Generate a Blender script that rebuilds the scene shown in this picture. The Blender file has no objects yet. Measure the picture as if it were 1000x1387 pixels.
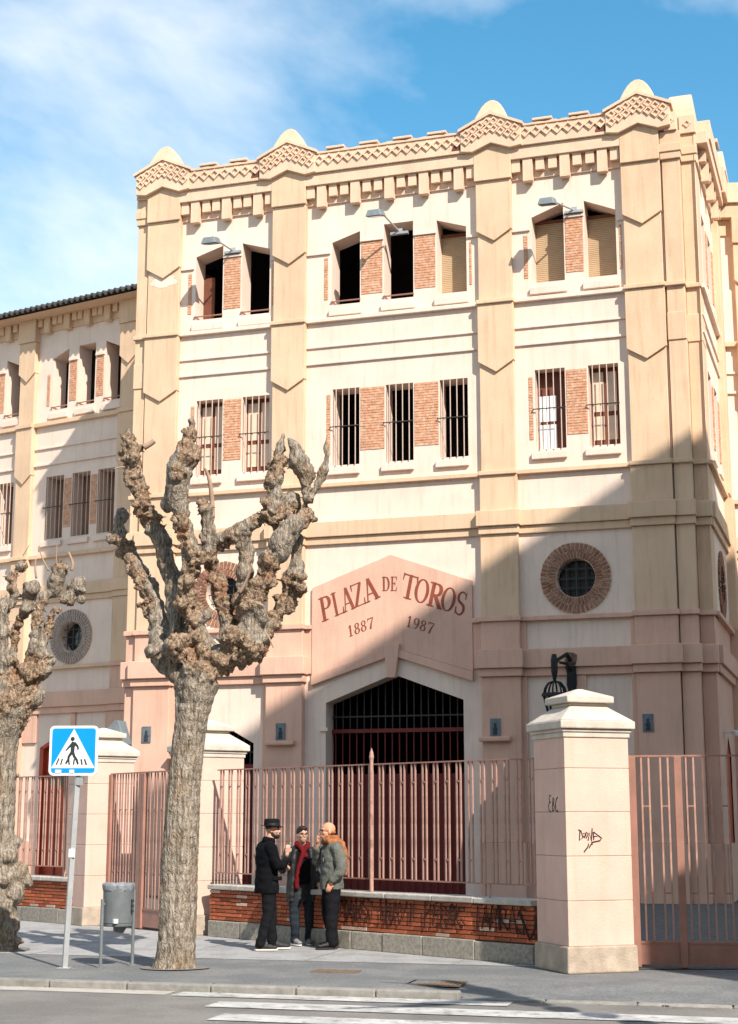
import bpy, bmesh, math, random
from mathutils import Vector, Matrix, noise, geometry
random.seed(7)
PI = math.pi
SC = bpy.context.scene
COL = SC.collection

# ------------------------------------------------------------------ camera, sky, sun, exposure
FPX, HY, CX, CY, EYE = 2100.0, 1110.0, 500.0, 693.5, 1.75
PITCH = math.atan((HY - CY) / FPX)
cam = bpy.data.cameras.new('camera')
cam.sensor_fit = 'HORIZONTAL'; cam.sensor_width = 36.0; cam.lens = 36.0 * FPX / 1000.0
cam.clip_start = 0.1; cam.clip_end = 3000
cam_o = bpy.data.objects.new('camera', cam); COL.objects.link(cam_o)
cam_o.location = (0, 0, EYE); cam_o.rotation_euler = (PI / 2 + PITCH, 0, 0)
SC.camera = cam_o
SC.render.resolution_x, SC.render.resolution_y = 738, 1024

SUN_AZ, SUN_EL = math.radians(28.0), math.radians(40.0)   # light travels towards (-sin az, cos az)
SUN_H = Vector((-math.sin(SUN_AZ), math.cos(SUN_AZ), 0))
SUN_D = Vector((SUN_H.x * math.cos(SUN_EL), SUN_H.y * math.cos(SUN_EL), -math.sin(SUN_EL)))
world = bpy.data.worlds.new('World'); SC.world = world; world.use_nodes = True
wn = world.node_tree; wn.nodes.clear()
def wnode(t, **k):
    n = wn.nodes.new(t)
    for a, b in k.items(): setattr(n, a, b)
    return n
w_out = wnode('ShaderNodeOutputWorld'); w_bg = wnode('ShaderNodeBackground'); w_bg.inputs['Strength'].default_value = 0.122
sky = wnode('ShaderNodeTexSky', sky_type='NISHITA', sun_disc=False)
sky.sun_elevation = SUN_EL; sky.sun_rotation = math.atan2(-SUN_D.x, -SUN_D.y)
sky.altitude = 50; sky.air_density = 1.25; sky.dust_density = 0.35; sky.ozone_density = 1.5
w_tc = wnode('ShaderNodeTexCoord'); w_map = wnode('ShaderNodeMapping')
w_map.inputs['Location'].default_value = (5.87, 0.23, 2.48); w_map.inputs['Scale'].default_value = (1.0, 1.0, 1.7)
w_noise = wnode('ShaderNodeTexNoise'); w_noise.inputs['Scale'].default_value = 1.9; w_noise.inputs['Detail'].default_value = 7.0
w_noise.inputs['Roughness'].default_value = 0.56; w_noise.inputs['Distortion'].default_value = 0.35
w_ramp = wnode('ShaderNodeValToRGB'); w_ramp.color_ramp.elements[0].position = 0.45; w_ramp.color_ramp.elements[1].position = 0.70
w_mix = wnode('ShaderNodeMix', data_type='RGBA'); w_mix.inputs['B'].default_value = (7.0, 6.9, 6.8, 1)
L = wn.links.new
L(w_tc.outputs['Generated'], w_map.inputs['Vector']); L(w_map.outputs[0], w_noise.inputs['Vector'])
L(w_noise.outputs['Fac'], w_ramp.inputs['Fac']); L(w_ramp.outputs['Color'], w_mix.inputs['Factor'])
w_hs = wnode('ShaderNodeHueSaturation'); w_hs.inputs['Saturation'].default_value = 1.36; w_hs.inputs['Hue'].default_value = 0.485
L(sky.outputs[0], w_hs.inputs['Color']); L(w_hs.outputs[0], w_mix.inputs['A']); L(w_mix.outputs['Result'], w_bg.inputs['Color']); L(w_bg.outputs[0], w_out.inputs['Surface'])

sun = bpy.data.lights.new('sun', 'SUN'); sun.energy = 4.5; sun.angle = math.radians(0.53); sun.color = (1.0, 0.925, 0.84)
sun_o = bpy.data.objects.new('sun', sun); COL.objects.link(sun_o)
sun_o.rotation_euler = SUN_D.to_track_quat('-Z', 'Y').to_euler(); sun_o.location = (10, -20, 40)
vs = SC.view_settings
vs.view_transform = 'Standard'; vs.look = 'None'; vs.exposure = 0.72; vs.gamma = 1.0; vs.use_curve_mapping = False

# ------------------------------------------------------------------ photo pixels to positions
def ray(px, py):
    u = (px - CX) / FPX; v = (CY - py) / FPX
    c, s = math.cos(PITCH), math.sin(PITCH)
    return Vector((u, c - v * s, s + v * c))
def gnd(px, py, z=0.0):
    r = ray(px, py); return Vector((0, 0, EYE)) + r * ((z - EYE) / r.z)
def at_y(px, py, y):
    r = ray(px, py); return Vector((0, 0, EYE)) + r * (y / r.y)

# ------------------------------------------------------------------ materials
def lin(c):
    return tuple((x / 12.92 if x <= 0.04045 else ((x + 0.055) / 1.055) ** 2.4) for x in c)
MATS = {}
def mat(name, col, rough=0.75, var=0.12, vscale=1.5, bump=0.0, bscale=40, streak=0.0, streak_col=None, metal=0.0,
        rand=0.0, col2=None, mixscale=6.0, mixpos=(0.45, 0.6), spec=0.3, stretch=(1, 1, 1), bdist=0.02):
    m = bpy.data.materials.new(name); m.use_nodes = True
    nt = m.node_tree; bs = nt.nodes['Principled BSDF']; lk = nt.links.new
    bs.inputs['Roughness'].default_value = rough; bs.inputs['Metallic'].default_value = metal
    bs.inputs['Specular IOR Level'].default_value = spec
    tc = nt.nodes.new('ShaderNodeTexCoord'); mp = nt.nodes.new('ShaderNodeMapping'); lk(tc.outputs['Object'], mp.inputs['Vector'])
    mp.inputs['Scale'].default_value = stretch
    def nz(scale, detail=5, vec=None, rough_=0.6):
        n = nt.nodes.new('ShaderNodeTexNoise'); n.inputs['Scale'].default_value = scale; n.inputs['Detail'].default_value = detail
        n.inputs['Roughness'].default_value = rough_
        lk((vec or mp.outputs[0]), n.inputs['Vector']); return n
    def mixc(fac, a, b, blend='MIX'):
        x = nt.nodes.new('ShaderNodeMix'); x.data_type = 'RGBA'; x.blend_type = blend
        for s, v in (('Factor', fac), ('A', a), ('B', b)):
            if hasattr(v, 'is_output'): lk(v, x.inputs[s])
            elif s == 'Factor': x.inputs[s].default_value = v
            else: x.inputs[s].default_value = (*v, 1)
        return x.outputs['Result']
    def ramp(v, p0, p1):
        r = nt.nodes.new('ShaderNodeMapRange'); r.clamp = True
        r.inputs['From Min'].default_value = p0; r.inputs['From Max'].default_value = p1; lk(v, r.inputs['Value']); return r.outputs['Result']
    cur = tuple(col)
    if col2 is not None:
        cur = mixc(ramp(nz(mixscale, 6).outputs['Fac'], *mixpos), cur, tuple(col2))
    if var > 0:
        n1 = nz(vscale, 6)
        f = ramp(n1.outputs['Fac'], 0.3, 0.7)
        lo = tuple(max(0, 1 - var) for _ in range(3)); hi = tuple(1 + var * 0.35 for _ in range(3))
        tint = mixc(f, lo, hi)
        cur = mixc(1.0, cur, tint, 'MULTIPLY')
    if streak > 0:
        mp2 = nt.nodes.new('ShaderNodeMapping'); mp2.inputs['Scale'].default_value = (5.5, 5.5, 0.45); lk(tc.outputs['Object'], mp2.inputs['Vector'])
        n2 = nz(1.3, 7, mp2.outputs[0], 0.68)
        f2 = ramp(n2.outputs['Fac'], 0.50, 0.76)
        ml = nt.nodes.new('ShaderNodeMath'); ml.operation = 'MULTIPLY'; ml.inputs[1].default_value = streak; lk(f2, ml.inputs[0])
        cur = mixc(ml.outputs[0], cur, streak_col or tuple(x * 0.45 for x in col))
    if rand > 0:
        oi = nt.nodes.new('ShaderNodeObjectInfo')
        tint = mixc(oi.outputs['Random'], tuple([1 - rand] * 3), (1 + rand, 1 + rand * 0.9, 1 + rand * 0.8))
        cur = mixc(1.0, cur, tint, 'MULTIPLY')
    if hasattr(cur, 'is_output'): lk(cur, bs.inputs['Base Color'])
    else: bs.inputs['Base Color'].default_value = (*cur, 1)
    if bump > 0:
        nb = nz(bscale, 6); b = nt.nodes.new('ShaderNodeBump'); b.inputs['Strength'].default_value = bump; b.inputs['Distance'].default_value = bdist
        lk(nb.outputs['Fac'], b.inputs['Height']); lk(b.outputs[0], bs.inputs['Normal'])
    MATS[name] = m
    return m
M = MATS
mat('white_plaster', (0.78, 0.615, 0.505), 0.9, 0.12, 0.9, 0.3, 35, 0.48, (0.50, 0.37, 0.27))
mat('ochre_plaster', (0.68, 0.475, 0.315), 0.9, 0.14, 0.8, 0.3, 35, 0.55, (0.42, 0.27, 0.14))
mat('pink_plaster', (0.68, 0.42, 0.31), 0.9, 0.15, 0.9, 0.3, 35, 0.48, (0.44, 0.24, 0.16))
mat('reveal_plaster', (0.72, 0.56, 0.46), 0.9, 0.10, 1.5, 0.2, 35)
mat('parapet_plaster', (0.73, 0.51, 0.36), 0.92, 0.14, 1.3, 0.35, 30, 0.30, (0.38, 0.26, 0.16))
mat('pinnacle_plaster', (0.66, 0.48, 0.33), 0.92, 0.14, 2.0, 0.35, 25, 0.35, (0.40, 0.29, 0.20))
mat('thin_brick', (0.64, 0.30, 0.165), 0.9, 0.35, 14, 0.3, 60, col2=(0.72, 0.44, 0.29), mixscale=9)
mat('ring_brick', (0.27, 0.115, 0.07), 0.9, 0.35, 9, 0.3, 60, col2=(0.40, 0.21, 0.14), mixscale=7)
mat('ring_brick_grey', (0.36, 0.29, 0.25), 0.9, 0.25, 9, 0.3, 60)
mat('mortar', (0.60, 0.43, 0.31), 0.95, 0.15, 6, 0.3, 60)
mat('mortar_dark', (0.13, 0.07, 0.05), 0.95, 0.25, 6, 0.4, 60)
mat('wall_brick', (0.44, 0.115, 0.05), 0.85, 0.35, 9, 0.4, 70, rand=0.35, col2=(0.50, 0.19, 0.10), mixscale=5)
mat('faded_brick', (0.60, 0.42, 0.33), 0.9, 0.3, 12, 0.4, 70, rand=0.2)
mat('granite', (0.34, 0.31, 0.26), 0.9, 0.4, 22, 0.6, 55, 0.3, (0.16, 0.15, 0.12), rand=0.15)
mat('coping_stone', (0.46, 0.43, 0.38), 0.9, 0.25, 9, 0.4, 50, rand=0.08)
mat('kerb_stone', (0.27, 0.26, 0.235), 0.9, 0.3, 8, 0.5, 60, rand=0.14)
mat('cap_stone', (0.57, 0.50, 0.425), 0.9, 0.22, 5, 0.4, 40, 0.5, (0.45, 0.39, 0.31))
mat('pillar_plaster', (0.70, 0.46, 0.37), 0.9, 0.14, 1.6, 0.3, 40, 0.42, (0.50, 0.33, 0.22))
mat('dado_stone', (0.44, 0.36, 0.28), 0.92, 0.3, 6, 0.5, 45, 0.3, (0.28, 0.22, 0.16))
mat('terracotta_paint', (0.36, 0.175, 0.13), 0.5, 0.15, 5, 0.1, 60, col2=(0.31, 0.16, 0.115), mixscale=4, spec=0.5)
mat('pale_paint', (0.44, 0.255, 0.20), 0.55, 0.2, 5, 0.1, 60, col2=(0.27, 0.14, 0.10), mixscale=7, mixpos=(0.5, 0.65), spec=0.4, rand=0.10)
mat('maroon_paint', (0.17, 0.024, 0.019), 0.55, 0.2, 4, 0.1, 60)
mat('red_paint', (0.46, 0.07, 0.03), 0.5, 0.18, 3, 0.1, 60)
mat('bar_paint', (0.56, 0.42, 0.35), 0.5, 0.15, 6, 0.1, 60)
mat('dark_iron', (0.05, 0.045, 0.042), 0.55, 0.3, 8, 0.2, 50)
mat('black_iron', (0.012, 0.012, 0.013), 0.5, 0.3, 8, 0.2, 50)
mat('interior', (0.075, 0.06, 0.05), 0.95, 0.3, 1.5)
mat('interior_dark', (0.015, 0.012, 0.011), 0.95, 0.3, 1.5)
mat('shutter', (0.46, 0.33, 0.20), 0.7, 0.12, 3)
mat('curtain', (0.70, 0.56, 0.42), 0.9, 0.15, 3)
mat('curtain_brown', (0.30, 0.17, 0.10), 0.9, 0.25, 3)
mat('window_wood', (0.16, 0.055, 0.03), 0.7, 0.3, 4)
mat('glass_dark', (0.02, 0.022, 0.025), 0.08, 0.0, spec=0.6)
mat('letter_paint', (0.27, 0.065, 0.038), 0.7, 0.25, 8, 0.1, 50)
mat('plaque_metal', (0.17, 0.20, 0.22), 0.45, 0.4, 9, 0.1, 40, metal=0.3)
mat('plaque_dark', (0.03, 0.04, 0.05), 0.6, 0.2, 9)
mat('flood_metal', (0.19, 0.22, 0.23), 0.55, 0.2, 6, metal=0.2)
mat('lens_glass', (0.35, 0.37, 0.38), 0.15, 0.1, 6, spec=0.6)
mat('roof_sheet', (0.07, 0.062, 0.056), 0.85, 0.4, 4, 0.4, 30)
def bark_mat(name, a, b, c, zs, bump):
    m = bpy.data.materials.new(name); m.use_nodes = True; nt = m.node_tree; lk = nt.links.new; bs = nt.nodes['Principled BSDF']; bs.inputs['Roughness'].default_value = .95; bs.inputs['Specular IOR Level'].default_value = .15
    tc = nt.nodes.new('ShaderNodeTexCoord'); mp = nt.nodes.new('ShaderNodeMapping'); mp.inputs['Scale'].default_value = (1, 1, zs); lk(tc.outputs['Object'], mp.inputs['Vector'])
    def nz(sc, vec, d=8, r=.65):
        n = nt.nodes.new('ShaderNodeTexNoise'); n.inputs['Scale'].default_value = sc; n.inputs['Detail'].default_value = d; n.inputs['Roughness'].default_value = r; lk(vec, n.inputs['Vector']); return n.outputs['Fac']
    def ramp(v, stops):
        r = nt.nodes.new('ShaderNodeValToRGB'); e = r.color_ramp.elements
        while len(e) < len(stops): e.new(.5)
        for k, (p, col) in enumerate(stops): e[k].position = p; e[k].color = (*col, 1)
        lk(v, r.inputs['Fac']); return r.outputs['Color']
    vr = nt.nodes.new('ShaderNodeTexVoronoi'); vr.feature = 'DISTANCE_TO_EDGE'; vr.inputs['Scale'].default_value = 26
    mpv = nt.nodes.new('ShaderNodeMapping'); mpv.inputs['Scale'].default_value = (1, 1, zs * 1.1); ns = nt.nodes.new('ShaderNodeTexNoise'); ns.inputs['Scale'].default_value = 12; lk(tc.outputs['Object'], ns.inputs['Vector'])
    va = nt.nodes.new('ShaderNodeVectorMath'); va.operation = 'MULTIPLY_ADD'; va.inputs[1].default_value = (.10, .10, .10); lk(ns.outputs['Color'], va.inputs[0]); lk(tc.outputs['Object'], va.inputs[2]); lk(va.outputs[0], mpv.inputs['Vector']); lk(mpv.outputs[0], vr.inputs['Vector'])
    vm = nt.nodes.new('ShaderNodeMapRange'); vm.inputs['From Max'].default_value = .28; lk(vr.outputs['Distance'], vm.inputs['Value'])
    n1 = nz(30, mp.outputs[0]); n2 = nz(2.3, tc.outputs['Object'], 4); n3 = nz(9, mp.outputs[0], 6)
    c1 = ramp(n1, [(.30, tuple(x * .32 for x in a)), (.46, a), (.62, b), (.80, tuple(min(.8, x * 1.2) for x in b))])
    mx = nt.nodes.new('ShaderNodeMix'); mx.data_type = 'RGBA'; mr = nt.nodes.new('ShaderNodeMapRange'); mr.inputs['From Min'].default_value = .52; mr.inputs['From Max'].default_value = .70; mr.inputs['To Max'].default_value = .75; lk(n2, mr.inputs['Value'])
    lk(mr.outputs[0], mx.inputs['Factor']); lk(c1, mx.inputs['A']); lk(ramp(n1, [(.35, tuple(x * .35 for x in c)), (.6, c)]), mx.inputs['B']); lk(mx.outputs['Result'], bs.inputs['Base Color'])
    ad0 = nt.nodes.new('ShaderNodeMath'); ad0.operation = 'ADD'; lk(n1, ad0.inputs[0]); lk(n3, ad0.inputs[1])
    ad = nt.nodes.new('ShaderNodeMath'); ad.operation = 'MULTIPLY_ADD'; ad.inputs[1].default_value = .45; lk(vm.outputs[0], ad.inputs[0]); lk(ad0.outputs[0], ad.inputs[2])
    bp = nt.nodes.new('ShaderNodeBump'); bp.inputs['Strength'].default_value = bump; bp.inputs['Distance'].default_value = .045; lk(ad.outputs[0], bp.inputs['Height']); lk(bp.outputs[0], bs.inputs['Normal'])
    MATS[name] = m
bark_mat('bark', (0.215, 0.175, 0.132), (0.39, 0.335, 0.27), (0.34, 0.22, 0.125), .22, .7)
bark_mat('bark_pale', (0.20, 0.135, 0.09), (0.40, 0.30, 0.205), (0.32, 0.13, 0.055), .7, .6)
mat('twig', (0.38, 0.26, 0.18), 0.9, 0.3, 9, 0.3, 50)
mat('galv', (0.42, 0.43, 0.43), 0.5, 0.15, 9, 0.05, 60, metal=0.5)
mat('sign_blue', (0.0, 0.27, 0.66), 0.4, 0.08, 4, spec=0.5)
mat('sign_white', (0.82, 0.83, 0.83), 0.4, 0.05, 4, spec=0.5)
mat('sign_black', (0.03, 0.034, 0.038), 0.5, 0.05, 4)
mat('bin_grey', (0.135, 0.15, 0.155), 0.5, 0.2, 7, 0.05, 40, spec=0.4)
mat('bin_pole', (0.16, 0.175, 0.18), 0.5, 0.2, 7, spec=0.4)
mat('bin_bag', (0.22, 0.235, 0.25), 0.4, 0.25, 14, 0.4, 30)
mat('asphalt', (0.20, 0.185, 0.17), 0.93, 0.30, 55, 0.6, 160, col2=(0.27, 0.25, 0.225), mixscale=0.8, mixpos=(0.4, 0.62))
mat('pave_dark', (0.17, 0.175, 0.175), 0.93, 0.35, 28, 0.6, 90, col2=(0.225, 0.225, 0.215), mixscale=1.3, mixpos=(0.42, 0.60))
mat('pave_light', (0.37, 0.365, 0.355), 0.93, 0.24, 22, 0.5, 90, col2=(0.30, 0.295, 0.285), mixscale=2.2, mixpos=(0.45, 0.58))
mat('court_paving', (0.16, 0.145, 0.13), 1.0, 0.35, 7, 0.5, 9, spec=0.0)
mat('road_paint', (0.52, 0.51, 0.485), 0.85, 0.3, 3, 0.3, 120, col2=(0.30, 0.285, 0.265), mixscale=7, mixpos=(0.50, 0.66))
mat('gutter', (0.46, 0.42, 0.37), 0.93, 0.2, 4, 0.4, 90)
mat('rust_iron', (0.20, 0.14, 0.095), 0.8, 0.35, 14, 0.4, 60)
mat('soil', (0.22, 0.205, 0.18), 0.97, 0.4, 9, 0.8, 50)
mat('spray_black', (0.03, 0.012, 0.010), 0.8, 0.3, 20)
mat('marker', (0.015, 0.015, 0.015), 0.8, 0.3, 20)
mat('spray_pale', (0.55, 0.45, 0.42), 0.8, 0.3, 20)
mat('skin', (0.56, 0.31, 0.215), 0.55, 0.12, 16, 0.05, 60)
mat('skin_red', (0.60, 0.285, 0.175), 0.55, 0.12, 16, 0.05, 60)
mat('hair_dark', (0.022, 0.015, 0.012), 0.7, 0.3, 40, 0.4, 80)
mat('hair_grey', (0.10, 0.08, 0.065), 0.8, 0.3, 40, 0.4, 80)
mat('black_cloth', (0.006, 0.0062, 0.008), 0.92, 0.25, 10, 0.3, 90, spec=0.08)
mat('black_felt', (0.010, 0.010, 0.011), 0.95, 0.2, 10, 0.2, 90, spec=0.08)
mat('dark_trouser', (0.010, 0.0105, 0.0125), 0.92, 0.25, 8, 0.3, 90, spec=0.08)
mat('leather', (0.007, 0.0068, 0.0068), 0.6, 0.3, 12, 0.2, 30, spec=0.5)
mat('grey_jacket', (0.135, 0.14, 0.122), 0.92, 0.25, 7, 0.3, 60, spec=0.08)
mat('jeans', (0.022, 0.028, 0.036), 0.92, 0.35, 8, 0.3, 90, spec=0.08)
mat('red_knit', (0.13, 0.010, 0.013), 0.95, 0.3, 18, 0.4, 60, spec=0.08)
mat('orange_knit', (0.40, 0.155, 0.06), 0.95, 0.35, 30, 0.5, 60, col2=(0.25, 0.10, 0.05), mixscale=22, spec=0.08)
mat('sole_white', (0.66, 0.62, 0.55), 0.7, 0.1, 9)
mat('shoe_dark', (0.030, 0.028, 0.028), 0.6, 0.25, 12)
mat('shoe_grey', (0.22, 0.22, 0.22), 0.7, 0.3, 20)
mat('far_plaster', (0.48, 0.38, 0.29), 0.9, 0.1, 0.5, 0.2, 20)

# ------------------------------------------------------------------ mesh helpers
class MB:
    def __init__(self): self.v = []; self.f = []
    def add(self, vs_, fs):
        n = len(self.v); self.v += [tuple(p) for p in vs_]; self.f += [tuple(i + n for i in q) for q in fs]; return self
    def box(self, x0, x1, y0, y1, z0, z1):
        return self.add([(x0, y0, z0), (x1, y0, z0), (x1, y1, z0), (x0, y1, z0), (x0, y0, z1), (x1, y0, z1), (x1, y1, z1), (x0, y1, z1)],
                        [(0, 3, 2, 1), (4, 5, 6, 7), (0, 1, 5, 4), (1, 2, 6, 5), (2, 3, 7, 6), (3, 0, 4, 7)])
    def prism(self, pts, y0, y1):            # outline in x,z extruded along y
        n = len(pts)
        v = [(x, y0, z) for x, z in pts] + [(x, y1, z) for x, z in pts]
        f = [tuple(range(n)), tuple(range(2 * n - 1, n - 1, -1))] + [(i, i + n, (i + 1) % n + n, (i + 1) % n) for i in range(n)]
        return self.add(v, f)
    def slab(self, pts, z0, z1):             # outline in x,y extruded along z
        n = len(pts)
        v = [(x, y, z0) for x, y in pts] + [(x, y, z1) for x, y in pts]
        f = [tuple(range(n - 1, -1, -1)), tuple(range(n, 2 * n))] + [(i, (i + 1) % n, (i + 1) % n + n, i + n) for i in range(n)]
        return self.add(v, f)
    def frustum(self, a, b, z0, z1, cx=0, cy=0):   # square a -> square b half sizes
        v = [(cx - a, cy - a, z0), (cx + a, cy - a, z0), (cx + a, cy + a, z0), (cx - a, cy + a, z0),
             (cx - b, cy - b, z1), (cx + b, cy - b, z1), (cx + b, cy + b, z1), (cx - b, cy + b, z1)]
        return self.add(v, [(0, 3, 2, 1), (4, 5, 6, 7), (0, 1, 5, 4), (1, 2, 6, 5), (2, 3, 7, 6), (3, 0, 4, 7)])
    def tube(self, pts, rs, n=8, caps=True):
        pts = [Vector(p) for p in pts]
        if not hasattr(rs, '__len__'): rs = [rs] * len(pts)
        vs_, fs = [], []
        up = Vector((0.13, 0.31, 0.94)).normalized()
        for i, p in enumerate(pts):
            d = (pts[min(i + 1, len(pts) - 1)] - pts[max(i - 1, 0)]).normalized()
            a = d.cross(up)
            if a.length < 1e-3: a = d.cross(Vector((1, 0, 0)))
            a.normalize(); b = d.cross(a)
            for k in range(n):
                t = 2 * PI * k / n
                vs_.append(p + (a * math.cos(t) + b * math.sin(t)) * rs[i])
        for i in range(len(pts) - 1):
            for k in range(n):
                fs.append((i * n + k, i * n + (k + 1) % n, (i + 1) * n + (k + 1) % n, (i + 1) * n + k))
        if caps:
            fs.append(tuple(range(n - 1, -1, -1))); fs.append(tuple(range((len(pts) - 1) * n, len(pts) * n)))
        return self.add(vs_, fs)
    def ribbon(self, pts, hw, y0, y1, closed=False):   # stroke in x,z plane
        n = len(pts); lft, rgt = [], []
        if not hasattr(hw, '__len__'): hw = [hw] * n
        for i in range(n):
            if closed: a, b = pts[i - 1], pts[(i + 1) % n]
            else: a, b = pts[max(i - 1, 0)], pts[min(i + 1, n - 1)]
            dx, dz = b[0] - a[0], b[1] - a[1]; l = math.hypot(dx, dz) or 1
            nx, nz_ = -dz / l, dx / l
            lft.append((pts[i][0] + nx * hw[i], pts[i][1] + nz_ * hw[i])); rgt.append((pts[i][0] - nx * hw[i], pts[i][1] - nz_ * hw[i]))
        m = n if closed else n - 1
        v = [(x, y0, z) for x, z in lft] + [(x, y0, z) for x, z in rgt] + [(x, y1, z) for x, z in lft] + [(x, y1, z) for x, z in rgt]
        f = []
        for i in range(m):
            j = (i + 1) % n
            f += [(i, j, n + j, n + i), (i, 2 * n + i, 2 * n + j, j), (n + i, n + j, 3 * n + j, 3 * n + i)]
        if not closed: f += [(0, n, 3 * n, 2 * n), (n - 1, 3 * n - 1, 4 * n - 1, 2 * n - 1)]
        return self.add(v, f)
    def mesh(self, name, recalc=True):
        me = bpy.data.meshes.new(name); me.from_pydata(self.v, [], self.f); me.update()
        if recalc:
            bm = bmesh.new(); bm.from_mesh(me); bmesh.ops.recalc_face_normals(bm, faces=bm.faces); bm.to_mesh(me); bm.free()
        return me
    def build(self, name, m, parent=None, smooth=False, bevel=0.0, recalc=True, stuff=False):
        return link(name, self.mesh(name, recalc), m, parent, smooth, bevel, stuff)
def link(name, me, m, parent=None, smooth=False, bevel=0.0, stuff=False):
    if m is not None and not me.materials: me.materials.append(MATS[m] if isinstance(m, str) else m)
    o = bpy.data.objects.new(name, me); COL.objects.link(o)
    if parent is not None: o.parent = parent
    if smooth: me.shade_smooth()
    if bevel > 0:
        b = o.modifiers.new('bevel', 'BEVEL'); b.width = bevel; b.segments = 2; b.limit_method = 'ANGLE'; b.angle_limit = math.radians(40)
    if stuff: o['kind'] = 'stuff'
    return o
def thing(name, label, cat, loc=(0, 0, 0), rz=0.0, group=None):
    o = bpy.data.objects.new(name, None); COL.objects.link(o); o.empty_display_size = 0.2
    o.location = loc; o.rotation_euler = (0, 0, rz); o['label'] = label; o['category'] = cat
    if group: o['group'] = group
    return o
def tag(o, label, cat, group=None):
    o['label'] = label; o['category'] = cat
    if group: o['group'] = group
    return o
def structure(o): o['kind'] = 'structure'; return o
def share(name, me, parent, loc, rot=(0, 0, 0), scale=(1, 1, 1)):
    o = bpy.data.objects.new(name, me); COL.objects.link(o); o.parent = parent; o.location = loc; o.rotation_euler = rot; o.scale = scale; return o
def remesh(mb, voxel, smooth_it=0):
    me = bpy.data.meshes.new('tmp'); me.from_pydata(mb.v, [], mb.f); me.update()
    o = bpy.data.objects.new('tmp', me); COL.objects.link(o)
    r = o.modifiers.new('r', 'REMESH'); r.mode = 'VOXEL'; r.voxel_size = voxel
    if smooth_it:
        s = o.modifiers.new('s', 'SMOOTH'); s.factor = 0.5; s.iterations = smooth_it
    dg = bpy.context.evaluated_depsgraph_get()
    out = bpy.data.meshes.new_from_object(o.evaluated_get(dg))
    bpy.data.objects.remove(o); bpy.data.meshes.remove(me)
    return out
def ico(sub=2):
    bm = bmesh.new(); bmesh.ops.create_icosphere(bm, subdivisions=sub, radius=1.0)
    v = [x.co.copy() for x in bm.verts]; f = [tuple(q.index for q in x.verts) for x in bm.faces]; bm.free(); return v, f
ICO1 = ico(1); ICO2 = ico(2); ICO3 = ico(3)
def ball(mb, c, r, sub=ICO2, rot=None):
    c = Vector(c); r = (r, r, r) if not hasattr(r, '__len__') else r
    vs_ = []
    for p in sub[0]:
        q = Vector((p.x * r[0], p.y * r[1], p.z * r[2]))
        if rot is not None: q = rot @ q
        vs_.append(c + q)
    mb.add(vs_, sub[1])
def fill_holes(outer, holes):                 # polygons in x,z -> triangles
    pts, faces = [], []
    for poly in [outer] + holes:
        k = len(pts); pts += [Vector(p) for p in poly]; faces.append(list(range(k, k + len(poly))))
    edges = []
    for f in faces: edges += [(f[i], f[(i + 1) % len(f)]) for i in range(len(f))]
    v, e, f, *_ = geometry.delaunay_2d_cdt(pts, edges, [], 0, 1e-6)
    def inside(p, poly):
        c = False; n = len(poly)
        for i in range(n):
            a, b = poly[i], poly[i - 1]
            if (a[1] > p[1]) != (b[1] > p[1]) and p[0] < (b[0] - a[0]) * (p[1] - a[1]) / (b[1] - a[1]) + a[0]: c = not c
        return c
    out = []
    for t in f:
        cx = sum(v[i][0] for i in t) / len(t); cz = sum(v[i][1] for i in t) / len(t)
        if inside((cx, cz), outer) and not any(inside((cx, cz), h) for h in holes): out.append(t)
    return v, out
def wall_sheet(name, outer, holes, y, m, parent, flip=False):
    v, f = fill_holes(outer, holes)
    mb = MB(); mb.add([(p[0], y, p[1]) for p in v], f)
    return mb.build(name, m, parent)
def circle(cx, cz, r, n=40): return [(cx + r * math.cos(2 * PI * k / n), cz + r * math.sin(2 * PI * k / n)) for k in range(n)]

# ------------------------------------------------------------------ ground: road, kerb, pavement, courtyard
KA = math.radians(15.2)
K0 = Vector((0.23, 16.84)); KD = Vector((math.cos(KA), -math.sin(KA))); KN = Vector((math.sin(KA), math.cos(KA)))
def KP(t, n, z=0.0):
    p = K0 + KD * t + KN * n; return Vector((p.x, p.y, z))
def k2(p, z): return KP(*p, z)
ROADZ = -0.08
mb = MB(); mb.add([(-700, -700, ROADZ), (700, -700, ROADZ), (700, 700, ROADZ), (-700, 700, ROADZ)], [(0, 1, 2, 3)])
road = structure(mb.build('road', 'asphalt'))
RAMP0, RAMP1 = 0.45, 6.2
mb = MB()
# pavement in front of the fence, lowered at the crossing
def quad(mb, pts): mb.add(pts, [tuple(range(len(pts)))])
quad(mb, [KP(-60, .14), KP(RAMP0 - .9, .14), KP(RAMP0 - .9, 1.3), KP(-60, 1.3)])
quad(mb, [KP(RAMP1 + .9, .14), KP(60, .14), KP(60, 1.3), KP(RAMP1 + .9, 1.3)])
quad(mb, [KP(RAMP0 - .9, .14), KP(RAMP0, .14, -.062), KP(RAMP0, 1.3)]); quad(mb, [KP(RAMP0 - .9, .14), KP(RAMP0, 1.3), KP(RAMP0 - .9, 1.3)])
quad(mb, [KP(RAMP1, .14, -.062), KP(RAMP1 + .9, .14), KP(RAMP1, 1.3)]); quad(mb, [KP(RAMP1 + .9, .14), KP(RAMP1 + .9, 1.3), KP(RAMP1, 1.3)])
quad(mb, [KP(RAMP0, .14, -.062), KP(RAMP1, .14, -.062), KP(RAMP1, 1.3), KP(RAMP0, 1.3)])
quad(mb, [KP(-60, 1.3), KP(60, 1.3), KP(60, 90), KP(-60, 90)])
pavement = structure(mb.build('pavement', 'pave_dark', recalc=False))
t = -12.0; i = 0
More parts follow.
